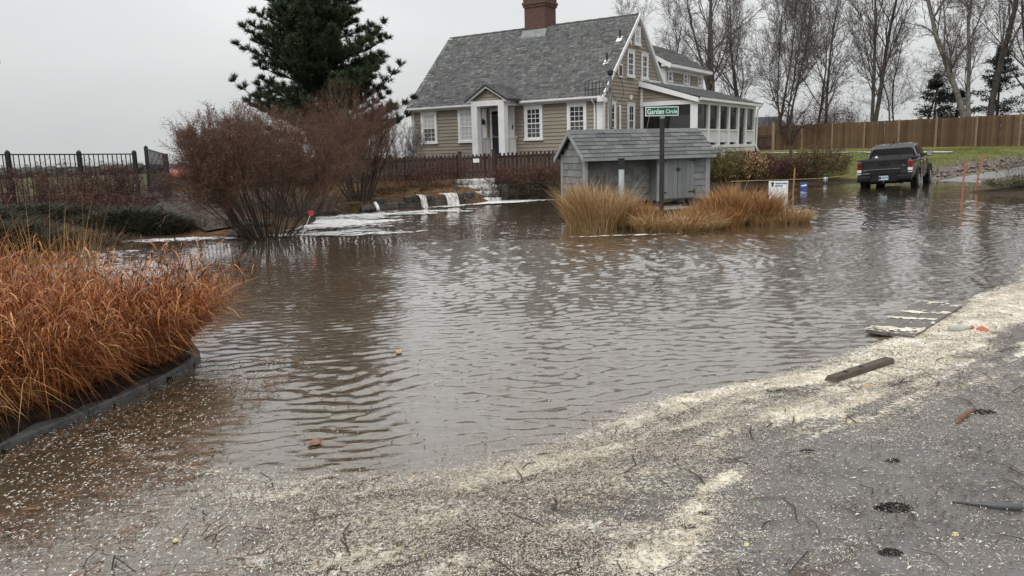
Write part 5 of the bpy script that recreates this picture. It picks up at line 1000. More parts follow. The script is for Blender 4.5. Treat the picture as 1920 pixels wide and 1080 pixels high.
# big bare brown shrubs
SHR = dict(seg=[7, 5, 4, 3], wob=[.05, .09, .12, .15], up=[.035, .14, .13, .11], taper=[.4, .4, .4, .5], start=[.40, .1, .05, 1], kids=[2.6, 1.8, 1.6, 0], ang=[(.35, .95), (.3, .85), (.3, .9), (0, 0)], ratio=[.40, .58, .58, .5], rr=[.5, .6, .6, .6], rmin=.0024)
SHA = dict(SHR, up=[.085, .10, .10, .09], start=[.48, .1, .05, 1], wob=[.07, .11, .14, .17], kids=[3.0, 1.9, 1.7, 0], ang=[(.5, 1.25), (.35, .95), (.3, .9), (0, 0)], ratio=[.36, .58, .58, .5])
def shrub(name, label, loc, nst, h, r0, spread, seed, mat_stem, mat_twig, bud=None, cfg=SHR, group=None, sx=1., budn=1, bsize=.02, lean=(0, 0), cat='shrub', thick=.016):
    t_ = thing(name, label, cat, loc, 0, group); rg = random.Random(seed); out = []; tips = []
    for i in range(nst):
        a = rg.uniform(0, 6.283); q = math.sqrt(rg.random()); s = spread*q*rg.uniform(.8, 1.15)
        d = _norm((s*math.cos(a)*sx+lean[0], s*math.sin(a)+lean[1], 1)); L = h*(1-.22*q*q)*rg.uniform(.78, 1.03)
        grow(rg, (r0*q*math.cos(a)*sx, r0*q*math.sin(a), -.08), d, L, thick*rg.uniform(.6, 1.2), 0, cfg, out, tips)
    segs_obj('stems', [s for s in out if s[4] == 0], mat_stem, t_, 4); segs_obj('twigs', [s for s in out if s[4] > 0], mat_twig, t_, 3, 1)
    if bud is not None:
        T = np.array(tips*budn); T = T+NR.normal(0, .03, T.shape); V, Fc = flakes(T, bsize, .6); fast('buds', V, Fc, bud, t_)['kind'] = 'stuff'
    return t_
SG = 'bare brown shrubs on the bank'
shrub('bare_shrub', 'large bare red-brown shrub with many dark stems at the water edge', (-5.15, 16.45, .02), 60, 2.55, .42, 1.05, 41, TWIGD, TWIGR, BUD, SHA, SG, 1.15, 1, .012)
shrub('bare_shrub', 'dense bare brown shrub just behind the largest one, stems close packed', (-5.5, 20.6, .2), 38, 2.75, .6, .75, 42, TWIGD, TWIGR, BUD, SHA, SG, 1.2, 1, .014)
shrub('bare_shrub', 'bare shrub with dark trunks above the yellow pot', (-4.75, 24.6, .2), 26, 3.2, .25, .50, 43, TWIGD, TWIGR, BUD, SHR, SG, 1.0, 1, .012, thick=.03)
shrub('bare_shrub', 'thin bare shrub leaning away beside the open iron gate', (-7.6, 21.4, .4), 14, 2.5, .25, .36, 44, TWIGD, TWIGR, BUD, SHR, SG, 1.1, 1, .016, (-.22, 0))
shrub('bare_shrub', 'sparse bare twiggy shrub at the left corner of the house', (-4.0, 29.6, .8), 9, 2.0, .25, .45, 45, TWIGD, TWIG, None, SHR, SG)
# low shrubs along the iron fence and picket fence
LOW = dict(seg=[5, 4, 3], wob=[.12, .2, .25], up=[.05, .06, .05], taper=[.5, .5, .5], start=[.15, .05, 1], kids=[2.2, 2.0, 0], ang=[(.3, .9), (.4, 1.1), (0, 0)], ratio=[.55, .6, .5], rr=[.6, .6, .6], rmin=.0028)
_LOWC = {}
def low(label, x, y, h, r, n, seed, twig, bud, group, sx=1.3, name='low_shrub', bs=.022, budn=2, zoff=0):
    """low twiggy shrub; plants of one kind share their meshes, turned and scaled"""
    key = (twig.name, bud.name, n > 40)
    if key not in _LOWC:
        t_ = shrub(name, label, (x, y, tz(x, y)+zoff), min(n, 42), 1.0, .55, .55, seed, twig, twig, bud, LOW, group, 1.4, 1, bs, thick=.008); _LOWC[key] = t_
    else:
        t_ = copy_tree(_LOWC[key]); t_.name = name; tag(t_, label, 'shrub', group); t_.location = (x, y, tz(x, y)+zoff)
    t_.rotation_euler = (0, 0, 0 if seed % 2 else math.pi); q = .72+.5*r; t_.scale = (q*sx/1.4, q, h); return t_
FG = 'maroon shrubs along the iron fence'
low('maroon twiggy shrub against the iron fence at the left edge', -12.3, 20.0, 1.0, .5, 20, 51, MAROON, MAROON, FG)
low('maroon twiggy shrub in the middle of the iron fence', -11.0, 21.2, 1.05, .5, 22, 52, MAROON, MAROON, FG)
low('mauve grey twiggy shrub near the open gate', -10.15, 21.7, .9, .55, 26, 53, MAUVE, MAUVE, FG)
low('rusty brown twiggy shrub before the fence, between the maroon ones', -11.6, 20.4, 1.0, .5, 16, 54, TWIGR, BUD, FG)
low('low maroon shrub spreading in front of the iron fence shrubs', -10.4, 19.6, .5, .8, 34, 55, MAROON, MAROON, FG, 1.6)
PG = 'shrubs along the picket fence'
low('wine-brown shrub before the picket fence beside the gate', -2.5, 27.1, .85, .55, 34, 56, MAROON, MAROON, PG, 1.6)
low('rusty shrub before the picket fence between shrub and shore', -3.9, 26.7, .55, .6, 26, 57, TWIGR, BUD, PG, 1.6)
low('red-brown hedge shrub right of the steps', .45, 27.7, .85, .65, 54, 58, MAROON, BUD, PG, 1.5)
low('red-brown hedge shrub next to the shed gable', 1.6, 27.9, .9, .65, 54, 59, MAROON, BUD, PG, 1.5)
low('dark green-brown low shrub at the water edge right of the steps', .9, 27.2, .55, .7, 46, 60, TWIGD, JUNI, PG, 2.0)
HG = 'hedge plants along the lawn edge'
for k, (x, y, h_, tw, bd, lb) in enumerate(((7.6, 32.6, 1.2, OLIVE, OLIVE, 'olive shrub right behind the shed corner'), (8.7, 32.9, 1.25, OLIVE, OLIVE, 'olive shrub second from the shed corner'), (9.8, 33.2, 1.1, OLIVE, TAN, 'straw-green shrub before the lawn behind the white yard sign'),
        (10.9, 33.5, 1.05, MAROON, MAROON, 'maroon hedge plant behind the wooden stake'), (11.9, 33.8, 1.0, MAROON, BUD, 'maroon hedge plant under the small bare tree'), (12.8, 34.0, 1.05, TWIGR, OLIVE, 'brown and green hedge plant behind the garden lamp'), (13.8, 34.3, 1.2, OLIVE, BUD, 'yellow-green hedge plant nearest the truck'))):
    low(lb, x, y, h_, .55, 60, 70+k, tw, bd, HG, 1.4, 'hedge_shrub', .03, 3)
DG = 'bed beside the driveway'
stalks('purple_stalk_plant', 'purple-grey arching stalks in the driveway bed', 17.0, 25.2, .9, 150, (.55, 1.0), MAUVE, 35, .1, MAUVE)
low('low green ground cover beside the driveway stalks', 16.6, 24.6, .35, 1.0, 70, 91, JUNI, OLIVE, DG, 1.6, 'ground_cover', .03, 3)
# junipers: flat evergreen mats
def juniper(label, cx, cy, rx, ry, h, n, seed, rot=0.):
    rg = np.random.default_rng(seed); t_ = thing('juniper', label, 'shrub', (0, 0, 0), 0, 'spreading junipers on the bank'); out = []
    a = rg.random(n)*6.283; r = np.sqrt(rg.random(n)); u, v = r*np.cos(a)*rx, r*np.sin(a)*ry; x = cx+u*math.cos(rot)-v*math.sin(rot); y = cy+u*math.sin(rot)+v*math.cos(rot)
    z = np.maximum(terrain(x, y), 0)+h*(1-r**2)*(.35+.75*fbm(x*2.5, y*2.5)); P = np.stack([x, y, z], 1)
    hh = rg.uniform(.08, .34, n)*(.5+fbm(x*1.8, y*1.8)); V, Fc = blades(P, hh, rg.random(n)*6.28, rg.uniform(.5, 2.2, n), rg.uniform(0, .5, n), rg.uniform(.006, .014, n), 3, rg); fast('sprays', V, Fc, JUNI, t_)['kind'] = 'stuff'
    for i in range(26):
        k = rg.integers(n); b_ = rg.uniform(.1, .5); out.append(((cx, cy, tz(cx, cy)), (cx+(x[k]-cx)*.6, cy+(y[k]-cy)*.6, z[k]*.8+.02), .014, .006, 0))
    segs_obj('stems', out, TWIGD, t_, 4)
juniper('dark green juniper mat at the water edge, nearest the gate path', -8.6, 17.7, 1.25, .75, .22, 9000, 101)
juniper('dark green juniper mat at the left edge by the water', -9.6, 15.0, .9, 1.0, .24, 8000, 102)
juniper('brownish juniper mat on the bank below the iron fence', -11.2, 18.1, 1.6, .9, .2, 7000, 103, .5)
juniper('sparse juniper at the far left of the bank', -11.3, 16.2, 1.2, 1.0, .3, 6000, 104)
BG = 'dry grass on the bank'
BROWNG = pm('brown_bank_grass', [(.05, .032, .018), (.10, .065, .036), (.17, .115, .065), (.07, .042, .028)], .85, 5, src='island', vary=.25)
clump('bank_grass', 'brown dry grass between the junipers and the water', BG, -8.9, 16.3, .9, .7, 1500, (.12, .36), BROWNG, 301, (.3, 1.2), (.1, .8), (.004, .008), None, .5)
clump('bank_grass', 'brown dry grass at the foot of the garden path', BG, -7.2, 18.3, .9, .6, 1300, (.1, .3), BROWNG, 302, (.3, 1.2), (.1, .8), (.004, .008), None, .5)
clump('bank_grass', 'brown dry grass below the maroon shrubs at the fence', BG, -10.6, 19.0, 1.6, .6, 1700, (.12, .4), BROWNG, 303, (.3, 1.2), (.1, .8), (.004, .008), None, .5, rot=.5)
clump('bank_grass', 'brown dry grass on the bank under the bare shrub above the wall', BG, -3.8, 26.0, 2.0, .6, 1500, (.1, .32), BROWNG, 304, (.3, 1.2), (.1, .8), (.005, .009), None, .5, rot=.4)
# leaf litter on the bank
rs = np.random.default_rng(77); n = 26000; x = rs.uniform(-13, 1, n); y = rs.uniform(13.5, 28.2, n); k = (lambda z: (z > .05) & (z < .85))(terrain(x, y)); x, y = x[k], y[k]; P = np.stack([x, y, terrain(x, y)+.03], 1)
V, Fc = flakes(P, .026, .6, None, rs, .35); tag(fast('leaf_litter', V, Fc, BUD), 'brown fallen leaves and twigs scattered over the bank', 'leaves', kind='stuff')
# rough lawn blades along the near lawn edge
n = 36000; x = rs.uniform(5.5, 30, n); y = rs.uniform(33, 47, n); z = terrain(x, y); mdv, _, _ = seg_dist(x, y, [(17, 33), (20.3, 36.0), (23.5, 38.0), (27, 39.4), (31, 41.5)]); k = (z > .2) & (mdv > 1.1) & (fbm(x, y) > .3); x, y, z = x[k], y[k], z[k]
V, Fc = blades(np.stack([x, y, z], 1), rs.uniform(.05, .14, len(x)), rs.random(len(x))*6.28, rs.uniform(.2, 1, len(x)), rs.uniform(0, .3, len(x)), rs.uniform(.006, .012, len(x)), 2, rs); tag(fast('lawn_grass', V, Fc, LAWNB), 'rough winter lawn grass between hedge and cedar fence', 'grass', kind='stuff')
# stones and clods in the mud strip
n = 1100; tt = rs.random(n); x = 17.6+tt*13+rs.normal(0, .7, n); y = 34.0+tt*8+rs.normal(0, .5, n); P = np.stack([x, y, terrain(x, y)+.02], 1); V, Fc = flakes(P, .07, .7, None, rs, .3); tag(fast('gravel', V, Fc, pm('pale_gravel', [(.07, .055, .045), (.16, .14, .12), (.27, .25, .23)], .8, 4, src='island')), 'pale stones and mud thrown up beside the driveway', 'gravel', kind='stuff')

# pine
def pine(label, loc, H, R, seed, z0=1.2):
    t_ = thing('pine_tree', label, 'tree', loc); rg = random.Random(seed); tr = []; p = (0, 0, -.3)
    trunk = []
    for i in range(12): q = (rg.gauss(0, .04)*i*.3, rg.gauss(0, .04)*i*.3, H*(i+1)/12); trunk.append((p, q, .24*(1-i/12.5), .24*(1-(i+1)/12.5), 0)); p = q
    segs_obj('trunk', trunk, BARK, t_, 8); limb = []; tp = []
    z = z0
    while z < H-.3:
        f_ = (z-z0)/(H-z0); Lm = R*(1-f_)**.48*(.84+.16*math.sin(f_*19)); 
        for k in range(rg.randint(7, 10)):
            a = rg.uniform(0, 6.283); L = Lm*rg.uniform(.6, 1.12)+.25; d = _norm((math.cos(a), math.sin(a), rg.uniform(.0, .35))); p = (0, 0, z); n = 8
            for i in range(n):
                d = _norm((d[0]+rg.gauss(0, .06), d[1]+rg.gauss(0, .06), d[2]+.05)); q = (p[0]+d[0]*L/n, p[1]+d[1]*L/n, p[2]+d[2]*L/n); limb.append((p, q, .05*(1-i/n)+.008, .05*(1-(i+1)/n)+.008, 1))
                if i >= 1:
                    for _ in range(6):
                        aa = rg.uniform(0, 6.283); dd = _norm((d[0]+1.0*math.cos(aa), d[1]+1.0*math.sin(aa), d[2]+rg.uniform(-.1, .7))); ll = rg.uniform(.2, .62)*(1.25-i/n); e = (q[0]+dd[0]*ll, q[1]+dd[1]*ll, q[2]+dd[2]*ll); limb.append((q, e, .012, .006, 2))
                        tp.append((e, dd)); tp.append(((q[0]+dd[0]*ll*.6, q[1]+dd[1]*ll*.6, q[2]+dd[2]*ll*.6), dd))
                p = q
            tp.append((p, d))
        z += rg.uniform(.24, .36)
    segs_obj('branches', limb, BARK, t_, 4)
    B = np.array([q[0] for q in tp]); Dd = np.array([q[1] for q in tp]); k = 14; n = len(B)*k; rr = np.random.default_rng(seed)
    P = np.repeat(B, k, 0)+rr.normal(0, .02, (n, 3)); dv = np.repeat(Dd, k, 0)*.8+rr.normal(0, .62, (n, 3)); dv[:, 2] += .35; dv /= np.linalg.norm(dv, axis=1, keepdims=True); L = rr.uniform(.14, .27, n)[:, None]; sd_ = np.cross(dv, rr.normal(size=(n, 3))); sd_ /= np.linalg.norm(sd_, axis=1, keepdims=True); sd_ *= .014
    V = np.stack([P-sd_, P+sd_, P+dv*L], 1).reshape(-1, 3); fast('crown', V, np.arange(3*n).reshape(-1, 3), NEEDLE, t_)
    return t_
pine('tall dark green pine behind the bare shrubs', (-7.6, 33.0, .9), 9.7, 3.95, 5)

# ================================================================== BARE TREES BEYOND THE LAWN
TG = 'bare trees beyond the house and fence'
FINE = dict(TREE); FINE['kids'] = [2.0, 1.6, 1.6, 1.5, 0]; FINE['wob'] = [.05, .10, .13, .15, .2]; FINE['start'] = [.22, .1, .1, .1, 1]; FINE['rmin'] = .007
FANC = dict(TREE, ang=[(.25, .55), (.25, .6), (.25, .7), (.3, .9), (0, 0)], up=[.05, .10, .09, .07, .05], kids=[2.2, 1.6, 1.6, 1.5, 0], start=[.15, .1, .1, .1, 1], rr=[.45, .5, .55, .6, .6], rmin=.008)
TALL = dict(TREE, seg=[11, 6, 5, 4, 3], start=[.22, .15, .1, .1, 1], kids=[1.5, 1.6, 1.5, 1.4, 0], wob=[.075, .14, .16, .18, .2], ratio=[.42, .55, .55, .6, .5], rr=[.42, .55, .55, .6, .6], rmin=.008)
def T(seed, h, r, x, y, label, **k): return tree_from('bare_tree', seed, h, r, (x, y, 1.25), label, TG, **k)
def T2(src, k, x, y, rz, label, kz=None):
    c = copy_tree(src); c.location = (x, y, 1.25); c.rotation_euler = (0, 0, rz); c.scale = (k, k, kz or k); c['label'] = label; return c
t1 = T(1, 10.5, .13, 13.6, 68, 'bare tree rising behind the wing roof of the house', cfg=FINE)
t3 = T(3, 14.0, .21, 16.4, 62, 'thick forked bare tree behind the porch roof', cfg=TREE, stems=3, spread=.28)
t5 = T(5, 12.5, .11, 20.6, 69, 'thin straight bare tree beside the fan-shaped tree', cfg=TALL)
t6 = T(6, 12.5, .10, 21.2, 60.5, 'fan-shaped bare tree with many upswept branches past the porch end', cfg=FANC, stems=3, spread=.22)
t8 = T(8, 12.5, .19, 26.0, 56.5, 'big bare tree leaning right above the truck', cfg=FANC, lean=(.20, 0), stems=2, spread=.16)
t11 = T(11, 14.0, .22, 30.7, 52, 'thick pale-barked tree with crooked limbs above the fence', cfg=TALL, bark=BARKP, lean=(-.05, 0), stems=2, spread=.14)
t12 = T(12, 16.0, .23, 32.4, 53, 'tall straight dark trunk beside the pale-barked tree', cfg=TALL)
T2(t1, 1.05, 11.2, 72, 2.1, 'slender bare tree just right of the house gable'); T2(t1, 1.1, 19.3, 65, 4.0, 'bare tree between the forked tree and the fan-shaped tree'); T2(t1, .85, 24.6, 63, 1.2, 'bare tangled tree above the red thicket')
T2(t1, .95, 23.6, 58.5, 5.2, 'vine-covered bare tree left of the leaning tree'); T2(t5, .75, 31.0, 58.5, 2.6, 'small forked bare tree between leaning tree and birch'); T2(t5, 1.05, 34.0, 51, 1.0, 'dark slender tree slanting at the right edge'); T2(t1, 1.2, 36.6, 55, 3.0, 'bare tree at the far right edge')
T2(t5, .6, 27.8, 57, 4.4, 'thin sapling right of the leaning tree'); T2(t5, .64, 29.3, 60, .4, 'thin sapling left of the small cedar'); T2(t1, .95, 22.5, 66, .5, 'hazy bare tree deep behind the red thicket')
SMALL = dict(seg=[5, 6, 5, 4], wob=[.08, .14, .16, .2], up=[.05, .03, .04, .04], taper=[.5, .35, .35, .4], start=[.35, .2, .1, 1], kids=[2.4, 1.4, 1.3, 0], ang=[(.6, 1.15), (.4, .9), (.4, 1.0), (0, 0)], ratio=[.72, .5, .55, .5], rr=[.6, .6, .6, .6], rmin=.009)
tree_from('small_bare_tree', 31, 2.95, .09, (13.05, 36.3, tz(13.05, 36.3)), 'small spreading bare tree behind the maroon hedge on the lawn', 'ornamental tree', SMALL, bark=TWIGD, twig=TWIGD)
# red thicket behind the fence
for k, (x, y, h_, mt, lb) in enumerate(((22.2, 59.8, 3.0, MAROON, 'maroon thicket bush just past the porch end'), (23.6, 58.6, 3.4, MAROON, 'maroon thicket bush in the middle of the fence thicket'), (25.0, 57.6, 2.8, MAUVE, 'mauve brown thicket bush under the leaning tree'), (20.6, 63.5, 2.6, MAUVE, 'grey brown thicket bush behind the porch end'))):
    shrub('thicket_bush', lb, (x, y, 1.3), 24, h_, .8, .5, 120+k, TWIGD, mt, mt, LOW, 'thicket bushes behind the fence', 1.3, 1, .04, thick=.015)
# conifers at the far right
def conifer(label, x, y, h, r, seed):
    t_ = thing('cedar_tree', label, 'tree', (x, y, 1.2), 0, 'dark conifers behind the fence'); rg = np.random.default_rng(seed)
    segs_obj('trunk', [((0, 0, -.2), (0, 0, h*.5), .12, .07, 0), ((0, 0, h*.5), (.05, 0, h), .07, .01, 0)], BARK, t_, 6)
    br = []; B = []
    for i in range(int(h*12)):
        f_ = rg.random()**.8; z = .4+f_*(h-.5); a = rg.random()*6.283; L = r*(1-f_)**.7*rg.uniform(.5, 1.1)+.15; e = np.array((L*math.cos(a), L*math.sin(a), z+L*rg.uniform(-.05, .45))); br.append(((0, 0, z), tuple(e), .018, .006, 1))
        for q in np.linspace(.3, 1, 7): B.append(np.array((0, 0, z))*(1-q)+e*q)
    segs_obj('branches', br, BARK, t_, 3); B = np.array(B); P = np.repeat(B, 14, 0)+rg.normal(0, .10, (len(B)*14, 3)); V, Fc = flakes(P, .10, .28, None, rg, .6); fast('crown', V, Fc, CEDARN, t_)
conifer('small dark cedar left of the pale-barked tree', 30.0, 55.5, 5.0, 1.7, 1); conifer('broad dark cedar behind the tall dark trunk', 34.4, 55.5, 6.8, 2.6, 2); conifer('dark cedar at the right edge behind the fence', 37.2, 53.5, 7.0, 2.6, 3)
conifer('low dark cedar spreading between the other cedars', 32.4, 57, 4.0, 2.2, 4)
# far house glimpsed between the trunks
fh = thing('far_house', 'grey house glimpsed between tree trunks behind the porch roof', 'house', (28.6, 92, .2), .2); fh.scale = (.75, .75, .75)
m = MB(); m.box((-4, -3, 0), (4, 3, 4.6)); m.build('wall', pm('far_grey_wall', [(.26, .25, .25), (.32, .31, .31)], .8, 1), fh)
m = MB(); m.prism([(-3.4, 4.5), (3.4, 4.5), (0, 6.2)], 'x', -4.3, 4.3); m.build('roof', RIDGE, fh)
for x in (-2.6, -.5, 1.8):
    wn = MB(); wn.box((x-.5, -3.06, 2.8), (x+.5, -3.0, 4.1)); wn = wn.build('window', WHITE, fh); m = MB(); m.box((x-.38, -3.075, 2.92), (x+.38, -3.055, 3.98)); m.build('pane', GLASS, wn)

# ================================================================== PICKUP TRUCK (rear at local y = 0, nose towards +y)
PAINT = pm('charcoal_truck_paint', [(.0065, .0075, .008), (.010, .011, .0115)], .24, 3, spec=.5, vary=.1, coat=.6); TRIMB = pm('black_truck_plastic', [(.008, .008, .008), (.014, .014, .014)], .7, 6, spec=.25)
DGLASS = pm('dark_truck_glass', [(.008, .009, .01), (.014, .015, .016)], .05, 2, spec=.6); RUBB = pm('tyre_rubber', [(.012, .012, .012), (.022, .021, .02)], .85, 8, bump=.3)
RED = pm('tail_lamp_red', [(.11, .008, .010), (.17, .014, .016)], .2, 5); CHROME = pm('chrome', [(.6, .6, .61), (.7, .7, .71)], .2, metal=.9)
tk = thing('pickup_truck', 'charcoal pickup truck seen from behind, standing in the flood water', 'truck', (13.75, 28.5, -.20), 0)
tk.rotation_mode = 'XYZ'; tk.rotation_euler = (math.radians(.5), math.radians(-3.4), -math.radians(35)); tk.scale = (1.0, 1.0, 1.0)
def ring(y, w, zlo, zhi, tuck=.06, rnd=.07):
    return [(-w+tuck, y, zlo), (w-tuck, y, zlo), (w, y, zlo+.18), (w+.01, y, (zlo+zhi)/2+.05), (w-.01, y, zhi-rnd), (w-rnd, y, zhi), (-w+rnd, y, zhi), (-w+.01, y, zhi-rnd), (-w-.01, y, (zlo+zhi)/2+.05), (-w, y, zlo+.18)]
m = MB(); m.loft([ring(.10, .90, .62, 1.20), ring(.16, .93, .52, 1.22), ring(.9, .945, .46, 1.22), ring(1.72, .945, .42, 1.22)]); bed_ = m.build('bed', PAINT, tk, smooth=False, bevel=.012)
m = MB(); m.loft([ring(1.75, .935, .42, 1.20), ring(2.4, .94, .40, 1.19), ring(3.7, .94, .40, 1.14), ring(4.0, .93, .42, 1.12), ring(4.75, .90, .45, 1.08), ring(5.2, .80, .55, .98), ring(5.32, .70, .6, .9)]); m.build('body', PAINT, tk, bevel=.015)
def gring(y, w, wt, zlo, zhi): return [(-w, y, zlo), (w, y, zlo), (wt+.03, y, zhi-.07), (wt-.06, y, zhi), (-wt+.06, y, zhi), (-wt-.03, y, zhi-.07)]
m = MB(); m.loft([gring(1.76, .88, .70, 1.14, 1.62), gring(1.93, .88, .70, 1.16, 1.74), gring(2.35, .88, .70, 1.15, 1.79), gring(3.0, .88, .69, 1.13, 1.78), gring(3.35, .88, .66, 1.12, 1.68), gring(4.05, .86, .80, 1.08, 1.15)]); m.build('cab', PAINT, tk, bevel=.02)
# rear window, slider bars, side glass
m = MB(); m.hexa([(-.74, 1.735, 1.25), (.74, 1.735, 1.25), (.74, 1.76, 1.25), (-.74, 1.76, 1.25), (-.63, 1.835, 1.675), (.63, 1.835, 1.675), (.63, 1.86, 1.675), (-.63, 1.86, 1.675)]); rwn = m.build('rear_window', DGLASS, tk)
for x in (-.24, .24): m = MB(); m.bar((x, 1.733, 1.26), (x*.95, 1.832, 1.67), .02, .012, (0, 1, 0)); m.build('slider_bar', TRIMB, rwn)
m = MB(); m.prism([(-.62, 1.28), (-.48, 1.28), (-.55, 1.38)], 'y', 1.727, 1.737); m.build('sticker', SIGNW, rwn)
for s in (-1, 1):
    for y0, y1, t0, t1 in ((2.0, 2.62, 2.1, 2.62), (2.70, 3.75, 2.70, 3.22)):
        m = MB(); q = lambda y, z, o: (s*(.885-(z-1.15)*.24+o), y, z); P8 = [q(y0, 1.24, 0), q(y1, 1.21, 0), q(y1, 1.21, .014), q(y0, 1.24, .014), q(t0, 1.66, 0), q(t1, 1.64, 0), q(t1, 1.64, .014), q(t0, 1.66, .014)]
        m.hexa(P8); m.build('side_window', DGLASS, tk)
    mir = MB(); mir.hexa([(s*.97, 3.40, 1.20), (s*1.18, 3.40, 1.20), (s*1.18, 3.52, 1.20), (s*.97, 3.55, 1.20), (s*.97, 3.40, 1.40), (s*1.20, 3.40, 1.38), (s*1.18, 3.5, 1.38), (s*.97, 3.55, 1.40)]); mir = mir.build('mirror', PAINT, tk, bevel=.02)
    m = MB(); m.box((min(s*.99, s*1.17), 3.385, 1.225), (max(s*.99, s*1.17), 3.398, 1.37)); m.build('mirror_glass', CHROME, mir)
    m = MB(); m.box((min(s*.88, s*1.0), 3.42, 1.22), (max(s*.88, s*1.0), 3.50, 1.28)); m.build('mirror_arm', TRIMB, mir)
    for y in (2.12, 3.0): m = MB(); m.box((min(s*.945, s*.975), y, 1.03), (max(s*.945, s*.975), y+.18, 1.065)); m.build('door_handle', CHROME, tk, bevel=.008)
    for y in (1.98, 2.66, 3.72): m = MB(); m.box((min(s*.94, s*.953), y-.006, .5), (max(s*.94, s*.953), y+.006, 1.17)); m.build('door_seam', TRIMB, tk)
    # lamp cluster
    lm = MB(); lm.hexa([(s*.76, .06, .80), (s*.935, .10, .80), (s*.955, .26, .82), (s*.76, .2, .80), (s*.76, .06, 1.155), (s*.925, .10, 1.155), (s*.945, .26, 1.15), (s*.76, .2, 1.155)]); lm = lm.build('tail_lamp', RED, tk, bevel=.02)
    m = MB(); m.hexa([(s*.775, .045, .80), (s*.925, .085, .80), (s*.94, .2, .80), (s*.775, .15, .80), (s*.775, .045, .905), (s*.93, .085, .905), (s*.945, .2, .905), (s*.775, .15, .905)]); m.build('reverse_lens', pm('clear_lens', [(.6, .58, .56), (.7, .68, .66)], .2), lm)
    m = MB(); m.box((min(s*.78, s*.93), .03, .735), (max(s*.78, s*.93), .09, .76)); m.build('reflector', pm('clear_lens', [(.6, .58, .56)]), tk)
    # wheel arch, wheels
    for y in (1.28, 4.50):
        m = MB(); m.tube([(s*(.945), y+.47*math.cos(a), .40+.47*math.sin(a)) for a in np.linspace(-.15, math.pi+.15, 14)], .045, 6); m.build('wheel_arch', TRIMB, tk)
        m = MB(); m.tube([(s*.90, y, .40), (s*.949, y, .40)], .44, 24); m.build('arch_liner', TRIMB, tk)
        wh = MB(); ax = s*.86; wh.tube([(ax-.135, y, .385), (ax-.12, y, .385), (ax-.09, y, .385), (ax+.09*1, y, .385), (ax+.115, y, .385), (ax+.125, y, .385)], [.30, .36, .385, .385, .36, .30], 28); wh = wh.build('wheel', RUBB, tk)
        m = MB(); m.tube([(ax+s*.10, y, .385), (ax+s*.132, y, .385)], [.235, .22], 20); m.build('rim', GREYM, wh)
# tailgate, handle, bumper, plate, hitch, rails, tonneau
tg = MB(); tg.hexa([(-.755, .05, .70), (.755, .05, .70), (.755, .12, .70), (-.755, .12, .70), (-.755, .035, 1.20), (.755, .035, 1.20), (.755, .12, 1.20), (-.755, .12, 1.20)]); tg = tg.build('tailgate', PAINT, tk, bevel=.015)
m = MB(); m.box((-.19, .022, 1.03), (.19, .044, 1.13)); m.build('tailgate_handle', TRIMB, tg, bevel=.01)
m = MB(); m.hexa([(-.76, -.0, 1.19), (.76, -.0, 1.19), (.76, .14, 1.19), (-.76, .14, 1.19), (-.76, .02, 1.235), (.76, .02, 1.235), (.76, .14, 1.25), (-.76, .14, 1.25)]); m.build('tailgate_spoiler', TRIMB, tg)
m = MB(); m.box((-.55, .03, .72), (.55, .052, .90)); m.build('stamped_panel', PAINT, tg, bevel=.02)
for x0, x1, z in ((-.72, -.55, .86), (-.73, -.48, .735), (.60, .70, .98)):
    bg = MB(); n = 4
    for i in range(n): a = x0+(x1-x0)*i/n; bg.box((a, .028, z), (a+(x1-x0)/n*.72, .046, z+.032))
    bg.build('badge', CHROME, tg)['kind'] = 'stuff'
for s in (-1, 1): m = MB(); m.box((min(s*.80, s*.95), .2, 1.215), (max(s*.80, s*.95), 1.74, 1.265)); m.build('bed_rail', TRIMB, tk, bevel=.01)
m = MB(); m.box((-.80, .13, 1.215), (.80, 1.74, 1.255)); m.build('tonneau_cover', TRIMB, tk)
bu = MB(); bu.loft([[(x, y, z) for y, z in ((.16, .44), (-.06, .46), (-.10, .52), (-.10, .62), (-.05, .68), (.16, .68))] for x in (-.90, -.45)]); bu.loft([[(x, y, z) for y, z in ((.16, .44), (-.06, .46), (-.10, .52), (-.10, .62), (-.05, .68), (.16, .68))] for x in (.45, .90)]); bu.box((-.449, -.07, .44), (.449, .16, .62)); bu = bu.build('bumper', TRIMB, tk, bevel=.01)
pl = MB(); pl.box((-.155, -.088, .50), (.155, -.072, .655)); pl = pl.build('licence_plate', pm('pale_blue_plate', [(.42, .55, .60), (.5, .62, .66)], .4, 6), bu)
m = MB(); m.box((-.15, -.0905, .53), (-.085, -.0885, .63)); m.build('plate_emblem', RED, pl); m = MB()
for i in range(5): m.box((-.06+i*.042, -.0905, .55), (-.06+i*.042+.026, -.0885, .62))
m.build('plate_characters', BLUEI, pl)['kind'] = 'stuff'
m = MB(); m.box((-.05, -.16, .38), (.05, .2, .44)); m.build('hitch', TRIMB, bu); m = MB(); m.lathe([(.012, 0), (.012, .03), (.026, .05), (.026, .075), (.008, .095)], (0, -.13, .44), 12); m.build('hitch_ball', CHROME, bu)
m = MB(); m.tube([(-.85, 1.28, .37), (.85, 1.28, .37)], .06, 10); m.build('rear_axle', TRIMB, tk); m = MB(); m.box((-.6, .3, .35), (.6, 5.0, .5)); m.build('chassis', TRIMB, tk)
m = MB(); m.tube([(.45, 1.1, .34), (.52, .25, .34), (.56, .1, .33)], .035, 8); m.build('exhaust', GREYM, tk); m = MB(); m.tube([(0, 2.1, 1.78), (.0, 2.02, 1.86)], .02, 6); m.build('antenna_fin', TRIMB, tk)

